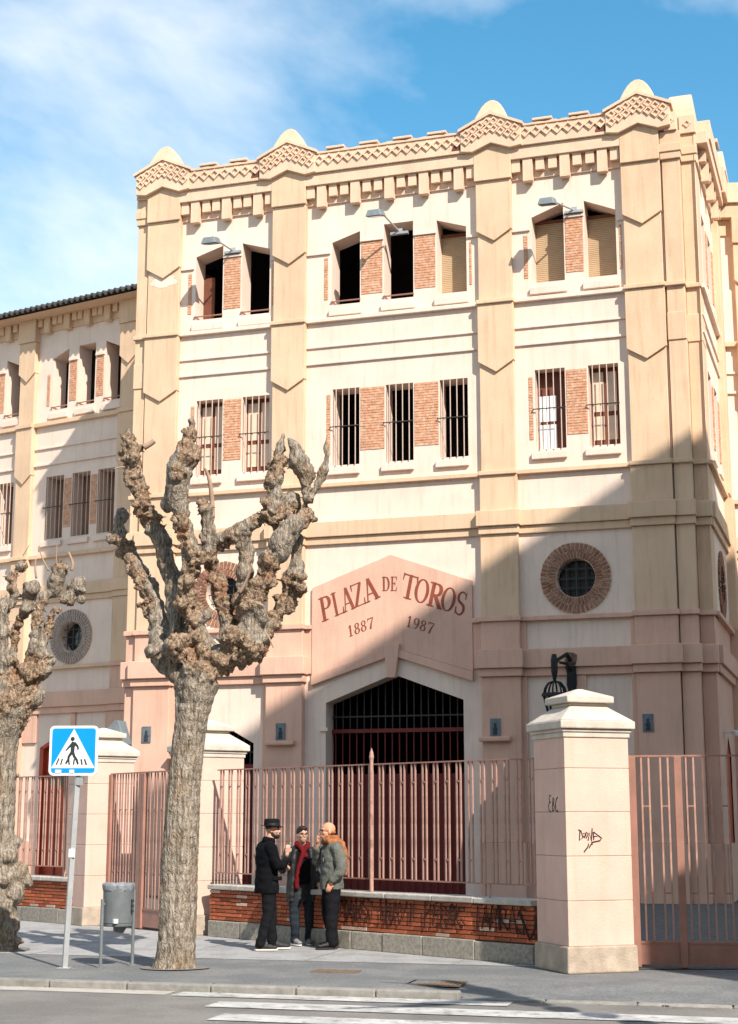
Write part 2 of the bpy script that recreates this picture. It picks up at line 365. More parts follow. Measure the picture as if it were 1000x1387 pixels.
while t < 10:
    ln = 0.86 + 0.12 * random.random()
    low = RAMP0 - .4 < t < RAMP1
    top = -.058 if low else .003 + .004 * random.random()
    mb = MB(); a = t + .006; b = t + ln - .006
    pts = [(a, 0), (b, 0), (b, .14), (a, .14)]
    v = [KP(x, n, z) for z in (ROADZ - .05, top) for x, n in pts]
    mb.add(v, [(0, 3, 2, 1), (4, 5, 6, 7), (0, 1, 5, 4), (1, 2, 6, 5), (2, 3, 7, 6), (3, 0, 4, 7)])
    mb.build('kerb_stone', 'kerb_stone', pavement, bevel=.018); t += ln
mb = MB(); quad(mb, [KP(-60, -.34, ROADZ + .004), KP(-2.4, -.34, ROADZ + .004), KP(-2.4, 0, ROADZ + .004), KP(-60, 0, ROADZ + .004)])
mb.build('gutter_strip', 'gutter', road)
# zebra stripes
for (t0, t1, n0, n1) in ((-2.3, 1.3, -.05, -.42), (-1.6, 4.4, -.78, -1.26), (-1.2, 4.6, -1.74, -2.22), (-.8, 4.8, -2.70, -3.18), (-.4, 5.0, -3.66, -4.14)):
    mb = MB(); k = 14
    up = [KP(t0 + (t1 - t0) * j / k, n1 + random.uniform(-.012, .012), ROADZ + .008) for j in range(k + 1)]
    dn = [KP(t0 + (t1 - t0) * j / k, n0 + random.uniform(-.012, .012), ROADZ + .008) for j in range(k + 1)]
    mb.add(up + dn, [(j, j + 1, k + 2 + j, k + 1 + j) for j in range(k)])
    mb.build('zebra_stripe', 'road_paint', road, recalc=False)
# pale concrete strip along the fence
mb = MB(); quad(mb, [KP(-60, 3.0, .004), KP(1.75, 3.0, .004), KP(2.4, 3.6, .004), KP(2.0, 10, .004), KP(-60, 60, .004)])
structure(mb.build('concrete_path', 'pave_light', recalc=False))
# expansion joints in the pavement
for t in [x * 1.9 for x in range(-5, 2)]:
    mb = MB(); quad(mb, [KP(t, 3.02, .0065), KP(t + .018, 3.02, .0065), KP(t + .018, 7.0, .0065), KP(t, 7.0, .0065)]); mb.build('joint', 'kerb_stone', pavement, recalc=False)

# fence line, pillars
P1 = Vector((-4.77, 26.69)); P2 = Vector((-2.70, 24.50)); PR = Vector((2.31, 18.54))
def axes(a): return Vector((math.cos(a), math.sin(a))), Vector((-math.sin(a), math.cos(a)))
PA_R, PA_L = math.radians(19.0), math.radians(33.0)
PU, PV = axes(PA_L)
PW = 0.85
mb = MB(); quad(mb, [(-40, 66, .010), (-9.5, 32.4, .010), (-4.9, 27.2, .010), (-2.6, 24.75, .010), (2.2, 19.5, .010), (3.0, 19.1, .010), (60, 18.5, .010), (60, 90, .010), (-40, 90, .010)])
structure(mb.build('courtyard', 'court_paving', recalc=False))

def grate(px, py, w, h, label):
    c = gnd(px, py); t_ = thing('drain_cover', label, 'drain cover', (c.x, c.y, .004 if py < 1325 else 0), -KA)
    if py > 1325: t_.location.z = -.012
    m_ = MB(); m_.box(-w, w, -h, -h + .03, 0, .012); m_.box(-w, w, h - .03, h, 0, .012); m_.box(-w, -w + .03, -h + .03, h - .03, 0, .012); m_.box(w - .03, w, -h + .03, h - .03, 0, .012)
    m_.build('frame', 'rust_iron', t_)
    m_ = MB()
    nx = int(w * 2 / .06)
    for k in range(nx): x = -w + .04 + (2 * w - .08) * (k + .5) / nx; m_.box(x - .014, x + .014, -h + .031, h - .031, 0.001, .010)
    for y in (-h / 3, h / 3): m_.box(-w + .031, w - .031, y - .012, y + .012, .002, .011)
    m_.build('grid', 'rust_iron', t_)
    m_ = MB(); m_.box(-w, w, -h, h, -.004, .0008); m_.build('backing', 'soil', t_)
grate(592, 1331, .30, .24, 'rusty iron drain grating set in the grey pavement near the crossing')
grate(455, 1317, .27, .15, 'small worn iron cover in the pavement between tree and crossing')

# ------------------------------------------------------------------ entrance pavilion of the bullring
FA = math.radians(17.8)
FP = gnd(890, 1224); FP = Vector((FP.x, FP.y))
FD = Vector((-math.cos(FA), math.sin(FA))); FN = Vector((-math.sin(FA), -math.cos(FA)))
def fac(px, py, off=0.0, P=None, D=None, N=None):       # pixel -> (s, z) on the facade plane
    P = P or FP; D = D or FD; N = N or FN
    r = ray(px, py); q = P + N * off; r2 = Vector((r.x, r.y))
    k = q.dot(N) / r2.dot(N); return ((r2 * k - q).dot(D), EYE + k * r.z)
pav = thing('entrance_pavilion', 'cream and pink three storey entrance block with pinnacled parapet above the gate', 'building', (FP.x, FP.y, 0), -FA)
def bx(mb, s0, s1, o0, o1, z0, z1): return mb.box(-max(s0, s1), -min(s0, s1), -o1, -o0, z0, z1)
SL, SR = 12.55, -1.45                       # left / right ends of the pavilion
PIL = [(11.40, 12.27), (8.02, 8.85), (2.85, 3.66), (-.66, .20)]
BAYS = [(8.85, 11.40), (3.66, 8.02), (.20, 2.85)]
DEEP = 3.8; DR = 4.6
# third and second floor windows: s_left, s_right, z_bottom, z_top_left, z_top_right
W3 = [[(11.00, 10.26, 14.03, 15.70, 15.93), (9.74, 9.00, 14.03, 15.93, 15.70)],
      [(7.36, 6.64, 14.05, 15.66, 15.88), (6.03, 5.29, 14.05, 15.98, 15.98), (4.70, 3.97, 14.05, 15.92, 15.68)],
      [(2.38, 1.62, 14.07, 15.70, 15.98), (1.13, .40, 14.07, 15.97, 15.66)]]
W2 = [[(10.90, 10.20, 10.03, 11.93, 11.93), (9.67, 8.96, 10.03, 11.93, 11.93)],
      [(7.33, 6.65, 10.03, 11.92, 11.92), (5.99, 5.31, 10.03, 11.92, 11.92), (4.66, 3.98, 10.03, 11.92, 11.92)],
      [(2.38, 1.68, 10.06, 11.96, 11.96), (1.14, .45, 10.06, 11.96, 11.96)]]
ROUND = [(10.08, 7.06), (1.55, 7.06)]
def win_poly(w): sl, sr, zb, tl, tr = w; return [(-sl, zb), (-sr, zb), (-sr, tr), (-sl, tl)]
GATE = [(7.46, 0), (7.46, 4.40), (5.88, 5.02), (4.17, 4.40), (4.17, 0)]
SIDEGATE = [(10.75, 0), (10.75, 3.35), (10.0, 3.85), (9.25, 3.55), (9.25, 0)]
def poly(sz): return [(-s, z) for s, z in sz]
holes = [win_poly(w) for b in W3 for w in b] + [win_poly(w) for b in W2 for w in b] + [circle(-s, z, .44) for s, z in ROUND]
gate_hole = [(-7.46, 0.0), (-4.17, 0.0), (-4.17, 4.40), (-5.82, 5.02), (-7.46, 4.40)]
sg_hole = [(-10.75, 0.0), (-9.25, 0.0), (-9.25, 3.50), (-10.0, 3.92), (-10.75, 3.50)]
wall_sheet('wall', [(-12.3, 6.16), (.70, 6.16), (.70, 17.3), (-12.3, 17.3)], holes, 0, 'white_plaster', pav)
wall_sheet('base_wall', [(-12.3, 0), (-10.75, 0), (-10.75, 3.50), (-10.0, 3.92), (-9.25, 3.50), (-9.25, 0), (-7.46, 0), (-7.46, 4.40), (-5.82, 5.02), (-4.17, 4.40), (-4.17, 0), (.70, 0), (.70, 6.16), (-12.3, 6.16)], [], 0, 'white_plaster', pav)

# shell: sides, back, roof, floors and partitions behind the windows
mb = MB()
mb.box(-SL, -SL + .3, 0.06, DEEP + 3, 0, 17.2); mb.box(-SL, 1.45, DEEP + 2.7, DEEP + 3, 0, 17.2)
mb.build('rear_wall', 'ochre_plaster', pav)
mb = MB(); mb.box(-SL + .35, 1.10, .30, DEEP + 2.6, 17.22, 17.35); mb.build('roof', 'roof_sheet', pav)
mb = MB()
for z in (4.9 + .35, 9.2, 13.35): mb.box(-SL + .3, 1.1, .5, DEEP + 2.6, z, z + .15)
for s0, s1 in PIL[1:3]: mb.box(-s1 + .3, -s0 - .3, .65, DEEP + 2.6, 0, 17.2)
mb.box(-SL + .3, 1.1, 3.4, 3.5, 5.4, 17.2)
mb.build('inner_floor', 'interior', pav)
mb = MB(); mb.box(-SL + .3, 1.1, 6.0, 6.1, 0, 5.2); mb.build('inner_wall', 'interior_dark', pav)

def reveal(mb, ring, y0, y1):
    n = len(ring); v = [(x, y0, z) for x, z in ring] + [(x, y1, z) for x, z in ring]
    mb.add(v, [(i, (i + 1) % n, (i + 1) % n + n, i + n) for i in range(n)])
BARV = {}
def bar_mesh(h):
    k = round(h, 2)
    if k not in BARV:
        m_ = MB(); m_.tube([(0, 0, 0), (0, 0, h)], .0135, 6); BARV[k] = m_.mesh('bar'); BARV[k].materials.append(M['bar_paint'])
    return BARV[k]
def window3(par, w, mode, xf=lambda s: -s):
    sl, sr, zb, tl, tr = w
    mb_ = MB(); reveal(mb_, win_poly(w), 0, .58); o = mb_.build('window', 'reveal_plaster', par)
    m_ = MB(); bx(m_, sl + .06, sr - .06, 0.0, .085, zb - .30, zb - .115); m_.build('sill', 'white_plaster', o, bevel=.015)
    m_ = MB(); bx(m_, sl - .004, sr + .004, -.58, -.02, zb - .012, zb + .006); m_.build('ledge', 'white_plaster', o)
    if mode == 'shutter':
        m_ = MB(); n = 34; zt = max(tl, tr) - .30
        for k in range(n):
            z = zb + .01 + (zt - zb) * k / n; m_.box(-sl + .004, -sr - .004, .46, .50, z, z + (zt - zb) / n * .82)
        m_.box(-sl + .004, -sr - .004, .475, .51, zb, zt); m_.build('shutter', 'shutter', o)
        m_ = MB(); m_.box(-sl + .003, -sr - .003, .40, .57, zt, zt + .06); m_.build('shutter_rail', 'window_wood', o)
    elif mode == 'wood':
        m_ = MB(); m_.box(-sl + .004, -sl + .30, .50, .55, zb, min(tl, tr) - .4); m_.build('casement', 'window_wood', o)
    if mode != 'shutter':
        m_ = MB(); m_.tube([(-sl - .02, -.03, zb + .075), (-sr + .02, -.03, zb + .075)], .018, 6); m_.tube([(-sl + .02, .4, zb + .075), (-sl + .02, -.03, zb + .10)], .014, 6)
        m_.build('rail', 'terracotta_paint', o)
    return o
def window2(par, w, mode):
    sl, sr, zb, tl, tr = w
    mb_ = MB(); reveal(mb_, win_poly(w), 0, .56); o = mb_.build('window', 'reveal_plaster', par)
    m_ = MB(); bx(m_, sl + .10, sr - .02, 0.0, .085, zb - .235, zb - .07); m_.build('sill', 'white_plaster', o, bevel=.015)
    m_ = MB(); bx(m_, sl - .004, sr + .004, -.56, -.01, zb - .012, zb + .006); m_.build('ledge', 'white_plaster', o)
    n = 4; h = tl - zb
    for k in range(n):
        x = -sl + (sl - sr) * (k + .62) / (n + .2); share('bar', bar_mesh(h - .01), o, (x, -.035, zb + .005))
    m_ = MB(); m_.tube([(-sl - .05, .02, zb + h * .5), (-sl - .05, -.06, zb + h * .5), (-sr + .02, -.06, zb + h * .5)], .013, 6); m_.build('cross_bar', 'dark_iron', o)
    if mode == 'curtain':
        m_ = MB(); x0, x1 = -sl + .004, -sr - .004
        m_.box(x0, x1, .30, .32, zb, tl - .004); m_.build('casement', 'window_wood', o)
        m_ = MB()
        for j, (a, b) in enumerate(((.02, .46), (.52, .90))):
            for (za, zz) in ((.10, .42), (.45, .97)):
                m_.box(x0 + (x1 - x0) * a + .02, x0 + (x1 - x0) * b - .02, .285, .299, zb + h * za, zb + h * zz - .05)
        m_.build('pane', 'curtain', o)
    elif mode == 'white':
        m_ = MB(); x0, x1 = -sl + .004, -sr - .004; m_.box(x0, x1, .30, .32, zb, tl - .004); m_.build('casement', 'window_wood', o)
        m_ = MB(); m_.box(x0 + .02, x0 + (x1 - x0) * .62, .285, .299, zb + .02, zb + h * .34); m_.box(x0 + .02, x0 + (x1 - x0) * .62, .285, .299, zb + h * .38, zb + h * .70); m_.build('pane', 'sign_white', o)
    elif mode == 'brown':
        m_ = MB(); x0, x1 = -sl + .004, -sr - .004
        for k in range(6):
            a = x0 + (x1 - x0) * k / 6; m_.box(a, a + (x1 - x0) / 6 - .015, .49 + .02 * (k % 2), .52, zb, tl - .01)
        m_.build('curtain', 'curtain_brown', o)
    return o
MODE3 = [['wood', 'dark'], ['dark', 'dark', 'shutter'], ['shutter', 'shutter']]
MODE2 = [['curtain', 'curtain'], ['dark', 'dark', 'dark'], ['white', 'curtain']]
for b in range(3):
    for w, md in zip(W3[b], MODE3[b]): window3(pav, w, md)
    for w, md in zip(W2[b], MODE2[b]): window2(pav, w, md)

def brick_panel(par, s0, s1, z0, z1, off=.012, pitch=.062, m='thin_brick', y=0.0):     # thin brick facing between windows
    s0, s1 = min(s0, s1), max(s0, s1)
    mo = MB(); bx(mo, s0, s1, -.03, off * .5, z0, z1); o = mo.build('brick_pier', 'mortar', par)
    mb_ = MB(); n = int((z1 - z0) / pitch)
    for k in range(n):
        z = z0 + (z1 - z0) * k / n; h = (z1 - z0) / n
        x = s0 - (.0 if k % 2 else .11)
        while x < s1:
            a, b = max(x, s0) + .006, min(x + .215, s1) - .006
            if b - a > .02: bx(mb_, a, b, 0, off + random.uniform(0, .006), z + .007, z + h - .007)
            x += .22
    mb_.build('brick_courses', m, o, stuff=True); return o
def mould(par, name, s0, s1, off, z0, z1, m, bevel=.012, base=0.0):
    m_ = MB(); bx(m_, s0, s1, base - .02, off, z0, z1); return m_.build(name, m, par, bevel=bevel)
for b, (r, l) in enumerate(BAYS):
    ws = W3[b]
    for i in range(len(ws) - 1):
        brick_panel(pav, ws[i][1] - .035, ws[i + 1][0] + .035, 14.24, 15.58)
        mould(pav, 'pier_cap', ws[i][1] - .01, ws[i + 1][0] + .01, .05, 15.582, 15.64, 'white_plaster', .008)
    brick_panel(pav, ws[0][0] + .10, ws[0][0] + .20, 14.2, 15.28)
    brick_panel(pav, ws[-1][1] - .07, ws[-1][1] - .13, 14.2, 15.28)
    mould(pav, 'label_mould', ws[0][0] + .04, l - .002, .05, 15.37, 15.43, 'white_plaster', .008)
    if ws[-1][1] - .04 - (r + .002) > .05: mould(pav, 'label_mould', ws[-1][1] - .04, r + .002, .05, 15.37, 15.43, 'white_plaster', .008)
    ws = W2[b]
    for i in range(len(ws) - 1): brick_panel(pav, ws[i][1] - .03, ws[i + 1][0] + .03, 10.36, 11.90)
    brick_panel(pav, ws[0][0] + .05, ws[0][0] + .15, 10.30, 11.80)
    # horizontal mouldings of the bay
    for (z0, z1, off, m_) in ((13.62, 13.72, .10, 'white_plaster'), (12.98, 13.03, .045, 'white_plaster'), (12.56, 12.62, .05, 'white_plaster'), (9.50, 9.60, .11, 'ochre_plaster'),
                              (8.30, 8.66, .13, 'ochre_plaster'), (8.12, 8.297, .07, 'ochre_plaster'), (17.12, 17.42, .24, 'parapet_plaster')):
        mould(pav, 'string_course', r + .001, l - .001, off, z0, z1, m_)
    # bracket frieze
    mould(pav, 'frieze_plate', r + .001, l - .001, .05, 16.66, 17.12, 'parapet_plaster')
    nl = 5 if b == 1 else 3; wid = l - r
    long_me = MB().box(-.115, .115, -.20, -.04, 16.56, 17.119).mesh('bracket'); long_me.materials.append(M['parapet_plaster'])
    short_me = MB().box(-.10, .10, -.17, -.04, 16.82, 17.119).mesh('bracket'); short_me.materials.append(M['parapet_plaster'])
    pitch = wid / nl
    for k in range(nl):
        c = l - pitch * (k + .5); share('bracket', long_me, pav, (-c, 0, 0))
        for d in (.275, .5 * pitch - .125) if False else (.29,):
            if k < nl - 1 or True: share('bracket', short_me, pav, (-(c - d), 0, 0))
            share('bracket', short_me, pav, (-(c + d), 0, 0))

# pilasters
def pilaster(par, s0, s1, vbot=True, m_up='ochre_plaster', m_lo='pink_plaster', topz=17.35):
    c = (s0 + s1) / 2; h = (s1 - s0) / 2
    o = MB(); bx(o, s0, s1, -.02, .12, 9.6, 13.62); bx(o, s0, s1, -.02, .12, 13.72, 16.68); o = o.build('pilaster', m_up, par, bevel=.012)
    def lay(name, e, off, z0, z1, m_): k = MB(); bx(k, s0 - e, s1 + e, -.02, off, z0, z1); return k.build(name, m_, o, bevel=.014)
    def vlay(z_v, z_side, z_top, off):
        k = MB(); k.prism([(-(c + h + .02), z_top), (-(c + h + .02), z_side), (-c, z_v), (-(c - h - .02), z_side), (-(c - h - .02), z_top)], -off, .02); k.build('pointed_panel', m_up, o, bevel=.010)
    vlay(11.95, 12.22, 13.619, .185); vlay(15.17, 15.44, 16.679, .185)
    lay('string_course', .04, .24, 13.621, 13.72, m_up); lay('string_course', .04, .23, 9.50, 9.60, m_up)
    lay('shaft', .03, .17, 8.66, 9.498, m_up); lay('band', .10, .30, 8.30, 8.66, m_up); lay('band', .06, .23, 8.12, 8.298, m_up)
    lay('shaft', .03, .17, 6.24, 8.118, m_up); lay('string_course', .08, .26, 6.12, 6.238, m_lo)
    lay('shaft', .04, .19, 5.48, 6.118, m_lo); lay('band', .13, .36, 5.06, 5.478, m_lo); lay('band', .09, .28, 4.88, 5.058, m_lo)
    lay('shaft', .04, .20, 1.25, 4.878, m_lo); lay('plinth', .10, .28, 0, 1.248, m_lo)
    return o
for s0, s1 in PIL: pilaster(pav, s0, s1)
for (px, py, w_, h_) in ((222, 381, .34, .17), (212, 372, .16, .10)):
    s_, z_ = fac(px, py, .13); n_ = 18
    m_ = MB(); m_.prism([(-s_ + w_ * (1 + .45 * noise.noise(Vector((math.cos(2 * PI * k / n_) * 2, math.sin(2 * PI * k / n_) * 2, px)))) * math.cos(2 * PI * k / n_), z_ + h_ * (1 + .5 * noise.noise(Vector((math.cos(2 * PI * k / n_) * 3, 5, math.sin(2 * PI * k / n_) * 3)))) * math.sin(2 * PI * k / n_)) for k in range(n_)], -.1225 - px * 1e-5, -.1)
    m_.build('bare_patch', 'white_plaster', pav)
# corner strips beside the outer pilasters
def strip(par, s0, s1, off, m_up='ochre_plaster', m_lo='pink_plaster', back=-.9):
    o = MB(); bx(o, s0, s1, back, off, 6.24, 16.68); o = o.build('corner_strip', m_up, par, bevel=.012)
    def lay(name, d, z0, z1, m_, e=.0): k = MB(); bx(k, s0 - e, s1 + e, back, off + d, z0, z1); k.build(name, m_, o, bevel=.014)
    lay('string_course', .08, 13.621, 13.72, m_up, .03); lay('string_course', .08, 9.50, 9.60, m_up, .03); lay('panel', .03, 12.35, 13.0, m_up, .01)
    lay('band', .13, 8.30, 8.66, m_up, .05); lay('band', .07, 8.12, 8.298, m_up, .03)
    lay('string_course', .08, 6.12, 6.238, m_lo, .04); lay('shaft', .0, 5.48, 6.118, m_lo); lay('band', .15, 5.06, 5.478, m_lo, .06); lay('band', .08, 4.88, 5.058, m_lo, .04)
    lay('shaft', .0, 1.25, 4.878, m_lo); lay('plinth', .06, 0, 1.248, m_lo, .05)
    lay('band', .06, 16.681, 17.35, m_up, .03); lay('panel', .09, 16.85, 17.05, m_up, .05)
strip(pav, 12.30, 12.60, .08); strip(pav, -1.12, -.72, .10); strip(pav, -1.45, -1.125, -.18)

# parapet with zigzag frieze, gables and pinnacles
def diamond_row(mb_, sa, za, sb, zb, n, size, off):
    for k in range(n):
        u = (k + .5) / n; s_, z_ = sa + (sb - sa) * u, za + (zb - za) * u
        r = size; mb_.ribbon([(-s_ - r, z_), (-s_, z_ - r), (-s_ + r, z_), (-s_, z_ + r)], r * .26, -off - .0006 * (k % 3), -off + .08, True)
def pinnacle(par, c, y0, z0=18.08, h=.66, w=.44, t0=.66, t1=.30, rz=0.0, origin=None):
    prof = [(-1, 0), (-.95, .10), (-.86, .30), (-.72, .52), (-.54, .74), (-.34, .90), (-.12, .99), (.12, .99), (.34, .90), (.54, .74), (.72, .52), (.86, .30), (.95, .10), (1, 0)]
    v = []
    for sgn in (-1, 1):
        for x, z in prof:
            t = t0 + (t1 - t0) * z; v.append((x * w, sgn * t / 2, z * h))
    n = len(prof)
    f = [tuple(range(n)), tuple(range(2 * n - 1, n - 1, -1))] + [(i, i + n, (i + 1) % n + n, (i + 1) % n) for i in range(n)]
    m_ = MB(); m_.add(v, f); o = m_.build('pinnacle', 'pinnacle_plaster', par, bevel=.03)
    o.location = (-c, y0, z0) if origin is None else origin; o.rotation_euler = (0, 0, rz); return o
def gable(par, c, off=.36, w=.74, f=lambda s: -s):
    m_ = MB(); h = .46
    m_.prism([(-(c + w), 17.43), (-(c + h), 17.39), (-c, 17.57), (-(c - h), 17.39), (-(c - w), 17.43), (-(c - w), 17.92), (-c, 18.28), (-(c + w), 17.92)], -off, .10)
    o = m_.build('gable', 'parapet_plaster', par, bevel=.012)
    m_ = MB()
    m_.prism([(-(c + w + .05), 17.921), (-c, 18.281), (-(c - w - .05), 17.921), (-(c - w - .05), 17.99), (-c, 18.36), (-(c + w + .05), 17.99)], -off - .05, .14); m_.build('coping', 'parapet_plaster', o)
    m_ = MB()
    for z_ in (0, -.19):
        diamond_row(m_, c + w - .06, 17.82 + z_, c, 18.14 + z_, 4, .090, off + .036); diamond_row(m_, c, 18.14 + z_, c - w + .06, 17.82 + z_, 4, .090, off + .036)
    m_.build('zigzag_frieze', 'parapet_plaster', o, stuff=True)
    k = MB(); bx(k, c - .45, c + .45, -.02, .25, 16.681, 17.62); k.build('pilaster_head', 'ochre_plaster', o, bevel=.012)
    pinnacle(par, c, -.05)
    return o
for s0, s1 in PIL: gable(pav, (s0 + s1) / 2)
for b, (r, l) in enumerate(BAYS):
    a0, a1 = r + .30, l - .30
    mould(pav, 'parapet', a0, a1, .30, 17.422, 17.90, 'parapet_plaster', base=-.1)
    m_ = MB(); n = int((a1 - a0) / .245)
    diamond_row(m_, a1, 17.74, a0, 17.72, n, .112, .338); m_.build('zigzag_frieze', 'parapet_plaster', pav, stuff=True)
    m_ = MB(); n = 24; top = [(-(a1 + (a0 - a1) * k / n), 17.955 + random.uniform(-.018, .018)) for k in range(n + 1)]
    m_.prism([(-a1, 17.901)] + top[1:-1] + [(-a0, 17.901)] if False else [(-a0, 17.901), (-a1, 17.901)] + top, -.33, .12); m_.build('coping', 'parapet_plaster', pav)
    nm = 4 if b == 1 else 2
    for k in range(nm):
        c = a1 - (a1 - a0) * (k + .62) / (nm + .35)
        m_ = MB(); bx(m_, c - .24, c + .24, -.12, .36, 17.985, 18.05); m_.build('merlon_slab', 'parapet_plaster', pav, bevel=.015)
    c = a0 + .12
    m_ = MB(); m_.prism([(-c + .15 * math.cos(PI * k / 10), 17.50 + .17 * math.sin(PI * k / 10)) for k in range(11)], -.305, -.28); m_.build('drain_hole', 'window_wood', pav)
# ends of the parapet at the corners
for (s0, s1, off) in ((12.28, 12.62, .20), (-1.10, -.80, .22), (-1.50, -1.12, -.06)):
    mould(pav, 'parapet_end', s0, s1, off, 17.352, 17.80, 'parapet_plaster', base=-.9)
    m_ = MB(); diamond_row(m_, s1, 17.58, s0, 17.58, max(1, int((s1 - s0) / .2)), .08, off + .025); m_.build('zigzag_frieze', 'parapet_plaster', pav, stuff=True)
pinnacle(pav, 0, 0, z0=17.80, h=.80, w=.60, t0=.70, t1=.52, rz=PI / 2, origin=(1.13, .75, 17.80))

# round windows ringed with brick
def round_window(par, s, z, m='ring_brick', rin=.44, rout=.80):
    c = (-s, z)
    m_ = MB(); reveal(m_, circle(c[0], c[1], rin, 36), 0, .35); o = m_.build('window', 'reveal_plaster', par, smooth=False)
    m_ = MB()
    n = 48; ro, ri = circle(c[0], c[1], rout, n), circle(c[0], c[1], rin + .005, n)
    v = [(x, -.025, zz) for x, zz in ro] + [(x, -.025, zz) for x, zz in ri] + [(x, .01, zz) for x, zz in ro] + [(x, .01, zz) for x, zz in ri]
    m_.add(v, [(i, (i + 1) % n, n + (i + 1) % n, n + i) for i in range(n)] + [(i, (i + 1) % n, 2 * n + (i + 1) % n, 2 * n + i) for i in range(n)] + [(n + i, n + (i + 1) % n, 3 * n + (i + 1) % n, 3 * n + i) for i in range(n)])
    m_.build('mortar_ring', 'mortar', o)
    m_ = MB(); nb = 46
    for (ra, rb, ph) in ((rin + .012, rin + .168, 0), (rin + .182, rout - .012, .5)):
        for k in range(nb):
            a0, a1 = 2 * PI * (k + ph + .19) / nb, 2 * PI * (k + ph + .81) / nb; y = -.045 - random.uniform(0, .012)
            jr = random.uniform(-.012, .012)
            pts = [(c[0] + (ra + jr) * math.cos(a0), c[1] + (ra + jr) * math.sin(a0)), (c[0] + (rb + jr) * math.cos(a0), c[1] + (rb + jr) * math.sin(a0)), (c[0] + (rb + jr) * math.cos(a1), c[1] + (rb + jr) * math.sin(a1)), (c[0] + (ra + jr) * math.cos(a1), c[1] + (ra + jr) * math.sin(a1))]
            m_.prism(pts, y, -.01)
    m_.build('brick_ring', m, o, stuff=True)
    m_ = MB()
    for k in (-.22, 0, .22):
        hh = math.sqrt(rin ** 2 - k * k) - .01
        m_.box(c[0] + k - .012, c[0] + k + .012, .08, .10, c[1] - hh, c[1] + hh); m_.box(c[0] - hh, c[0] + hh, .101, .12, c[1] + k - .012, c[1] + k + .012)
    m_.build('grille', 'dark_iron', o)
    m_ = MB(); m_.prism(circle(c[0], c[1], rin - .002, 36), .33, .345); m_.build('pane', 'glass_dark', o)
    return o
for s, z in ROUND: round_window(pav, s, z)

# pink base storey trim in the outer bays
for b in (0, 2):
    r, l = BAYS[b]
    mould(pav, 'string_course', r + .001, l - .001, .12, 6.12, 6.22, 'pink_plaster')
    mould(pav, 'band', r + .001, l - .001, .16, 5.06, 5.48, 'pink_plaster'); mould(pav, 'band', r + .001, l - .001, .09, 4.88, 5.058, 'pink_plaster')
    for a, c in ((r + .001, r + .16), (l - .16, l - .001)):
        mould(pav, 'panel_frame', a, c, .06, 5.482, 6.118, 'pink_plaster'); mould(pav, 'panel_frame', a, c, .06, 1.25, 4.878, 'pink_plaster')
    mould(pav, 'plinth', r + .001, l - .001 if b == 2 else 10.9, .10, 0, 1.24, 'pink_plaster') if b == 2 else None
mould(pav, 'panel_frame', 1.36, 1.58, .06, 1.25, 4.878, 'pink_plaster')
# portal bay: pink pedimented sign panel, pale arch, keystone
r, l = BAYS[1]
m_ = MB(); m_.prism(poly([(7.80, 5.02), (7.80, 7.10), (5.86, 7.80), (3.92, 7.10), (3.92, 5.02), (5.82, 5.62)]), -.07, .02)
panel = m_.build('sign_panel', 'pink_plaster', pav, bevel=.012)
m_ = MB(); m_.prism(poly([(7.80, 4.80), (7.80, 5.018), (5.82, 5.618), (3.92, 5.018), (3.92, 4.80), (5.82, 5.44)]), -.11, .02); m_.build('arch_mould', 'pink_plaster', pav, bevel=.012)
m_ = MB(); m_.prism(poly([(6.02, 5.70), (5.92, 4.93), (5.74, 4.93), (5.63, 5.70)]), -.16, .02); m_.build('keystone', 'pink_plaster', pav, bevel=.012)
for a, c in ((3.661, 3.92), (7.80, 8.019)):
    mould(pav, 'panel_frame', a, c, .05, 5.08, 6.118, 'pink_plaster'); mould(pav, 'band', a, c, .13, 6.12, 6.22, 'pink_plaster')
mould(pav, 'impost', 7.40, 7.60, .05, 3.74, 3.83, 'white_plaster')
m_ = MB(); reveal(m_, gate_hole, 0, .55); m_.build('portal_reveal', 'reveal_plaster', pav)
m_ = MB(); reveal(m_, sg_hole, 0, .5); m_.build('portal_reveal', 'reveal_plaster', pav)

# iron gates in the two openings
def iron_gate(hole_l, hole_r, zs, apex, y, name, label):
    g = MB()
    g.box(-hole_l, -hole_r, y - .04, y + .04, zs - .06, zs + .03); g = g.build(name, 'maroon_paint', pav); g['label'] = label
    n = int((hole_l - hole_r) / .165)
    lo = MB(); lo.tube([(0, 0, 0), (0, 0, zs - .10)], .016, 6); lo = lo.mesh('bar'); lo.materials.append(M['maroon_paint'])
    for k in range(n):
        s = hole_l - (hole_l - hole_r) * (k + .5) / n
        share('bar', lo, g, (-s, y, .04))
        c = (hole_l + hole_r) / 2; top = apex - abs(s - c) / ((hole_l - hole_r) / 2) * (apex - 4.40 if zs > 3.6 else .42)
        u = MB(); u.tube([(-s, y + .03, zs + .03), (-s, y + .03, top - .01)], .016, 6); u.build('bar', 'dark_iron', g)
    k = MB(); k.box(-hole_l, -hole_r, y + .05, y + .08, .05, 2.78 if zs > 3.6 else zs - .08); k.build('gate_leaf', 'maroon_paint', g)
    k = MB(); k.box(-hole_l, -hole_r, y + .0, y + .045, zs + .30, zs + .335); k.build('cross_bar', 'dark_iron', g)
    return g
iron_gate(7.455, 4.175, 3.78, 5.0, .45, 'portal_gate', 'maroon barred portal gate under the pointed arch')
iron_gate(10.745, 9.255, 3.0, 3.90, .40, 'portal_gate', 'small maroon barred gate in the side arch')

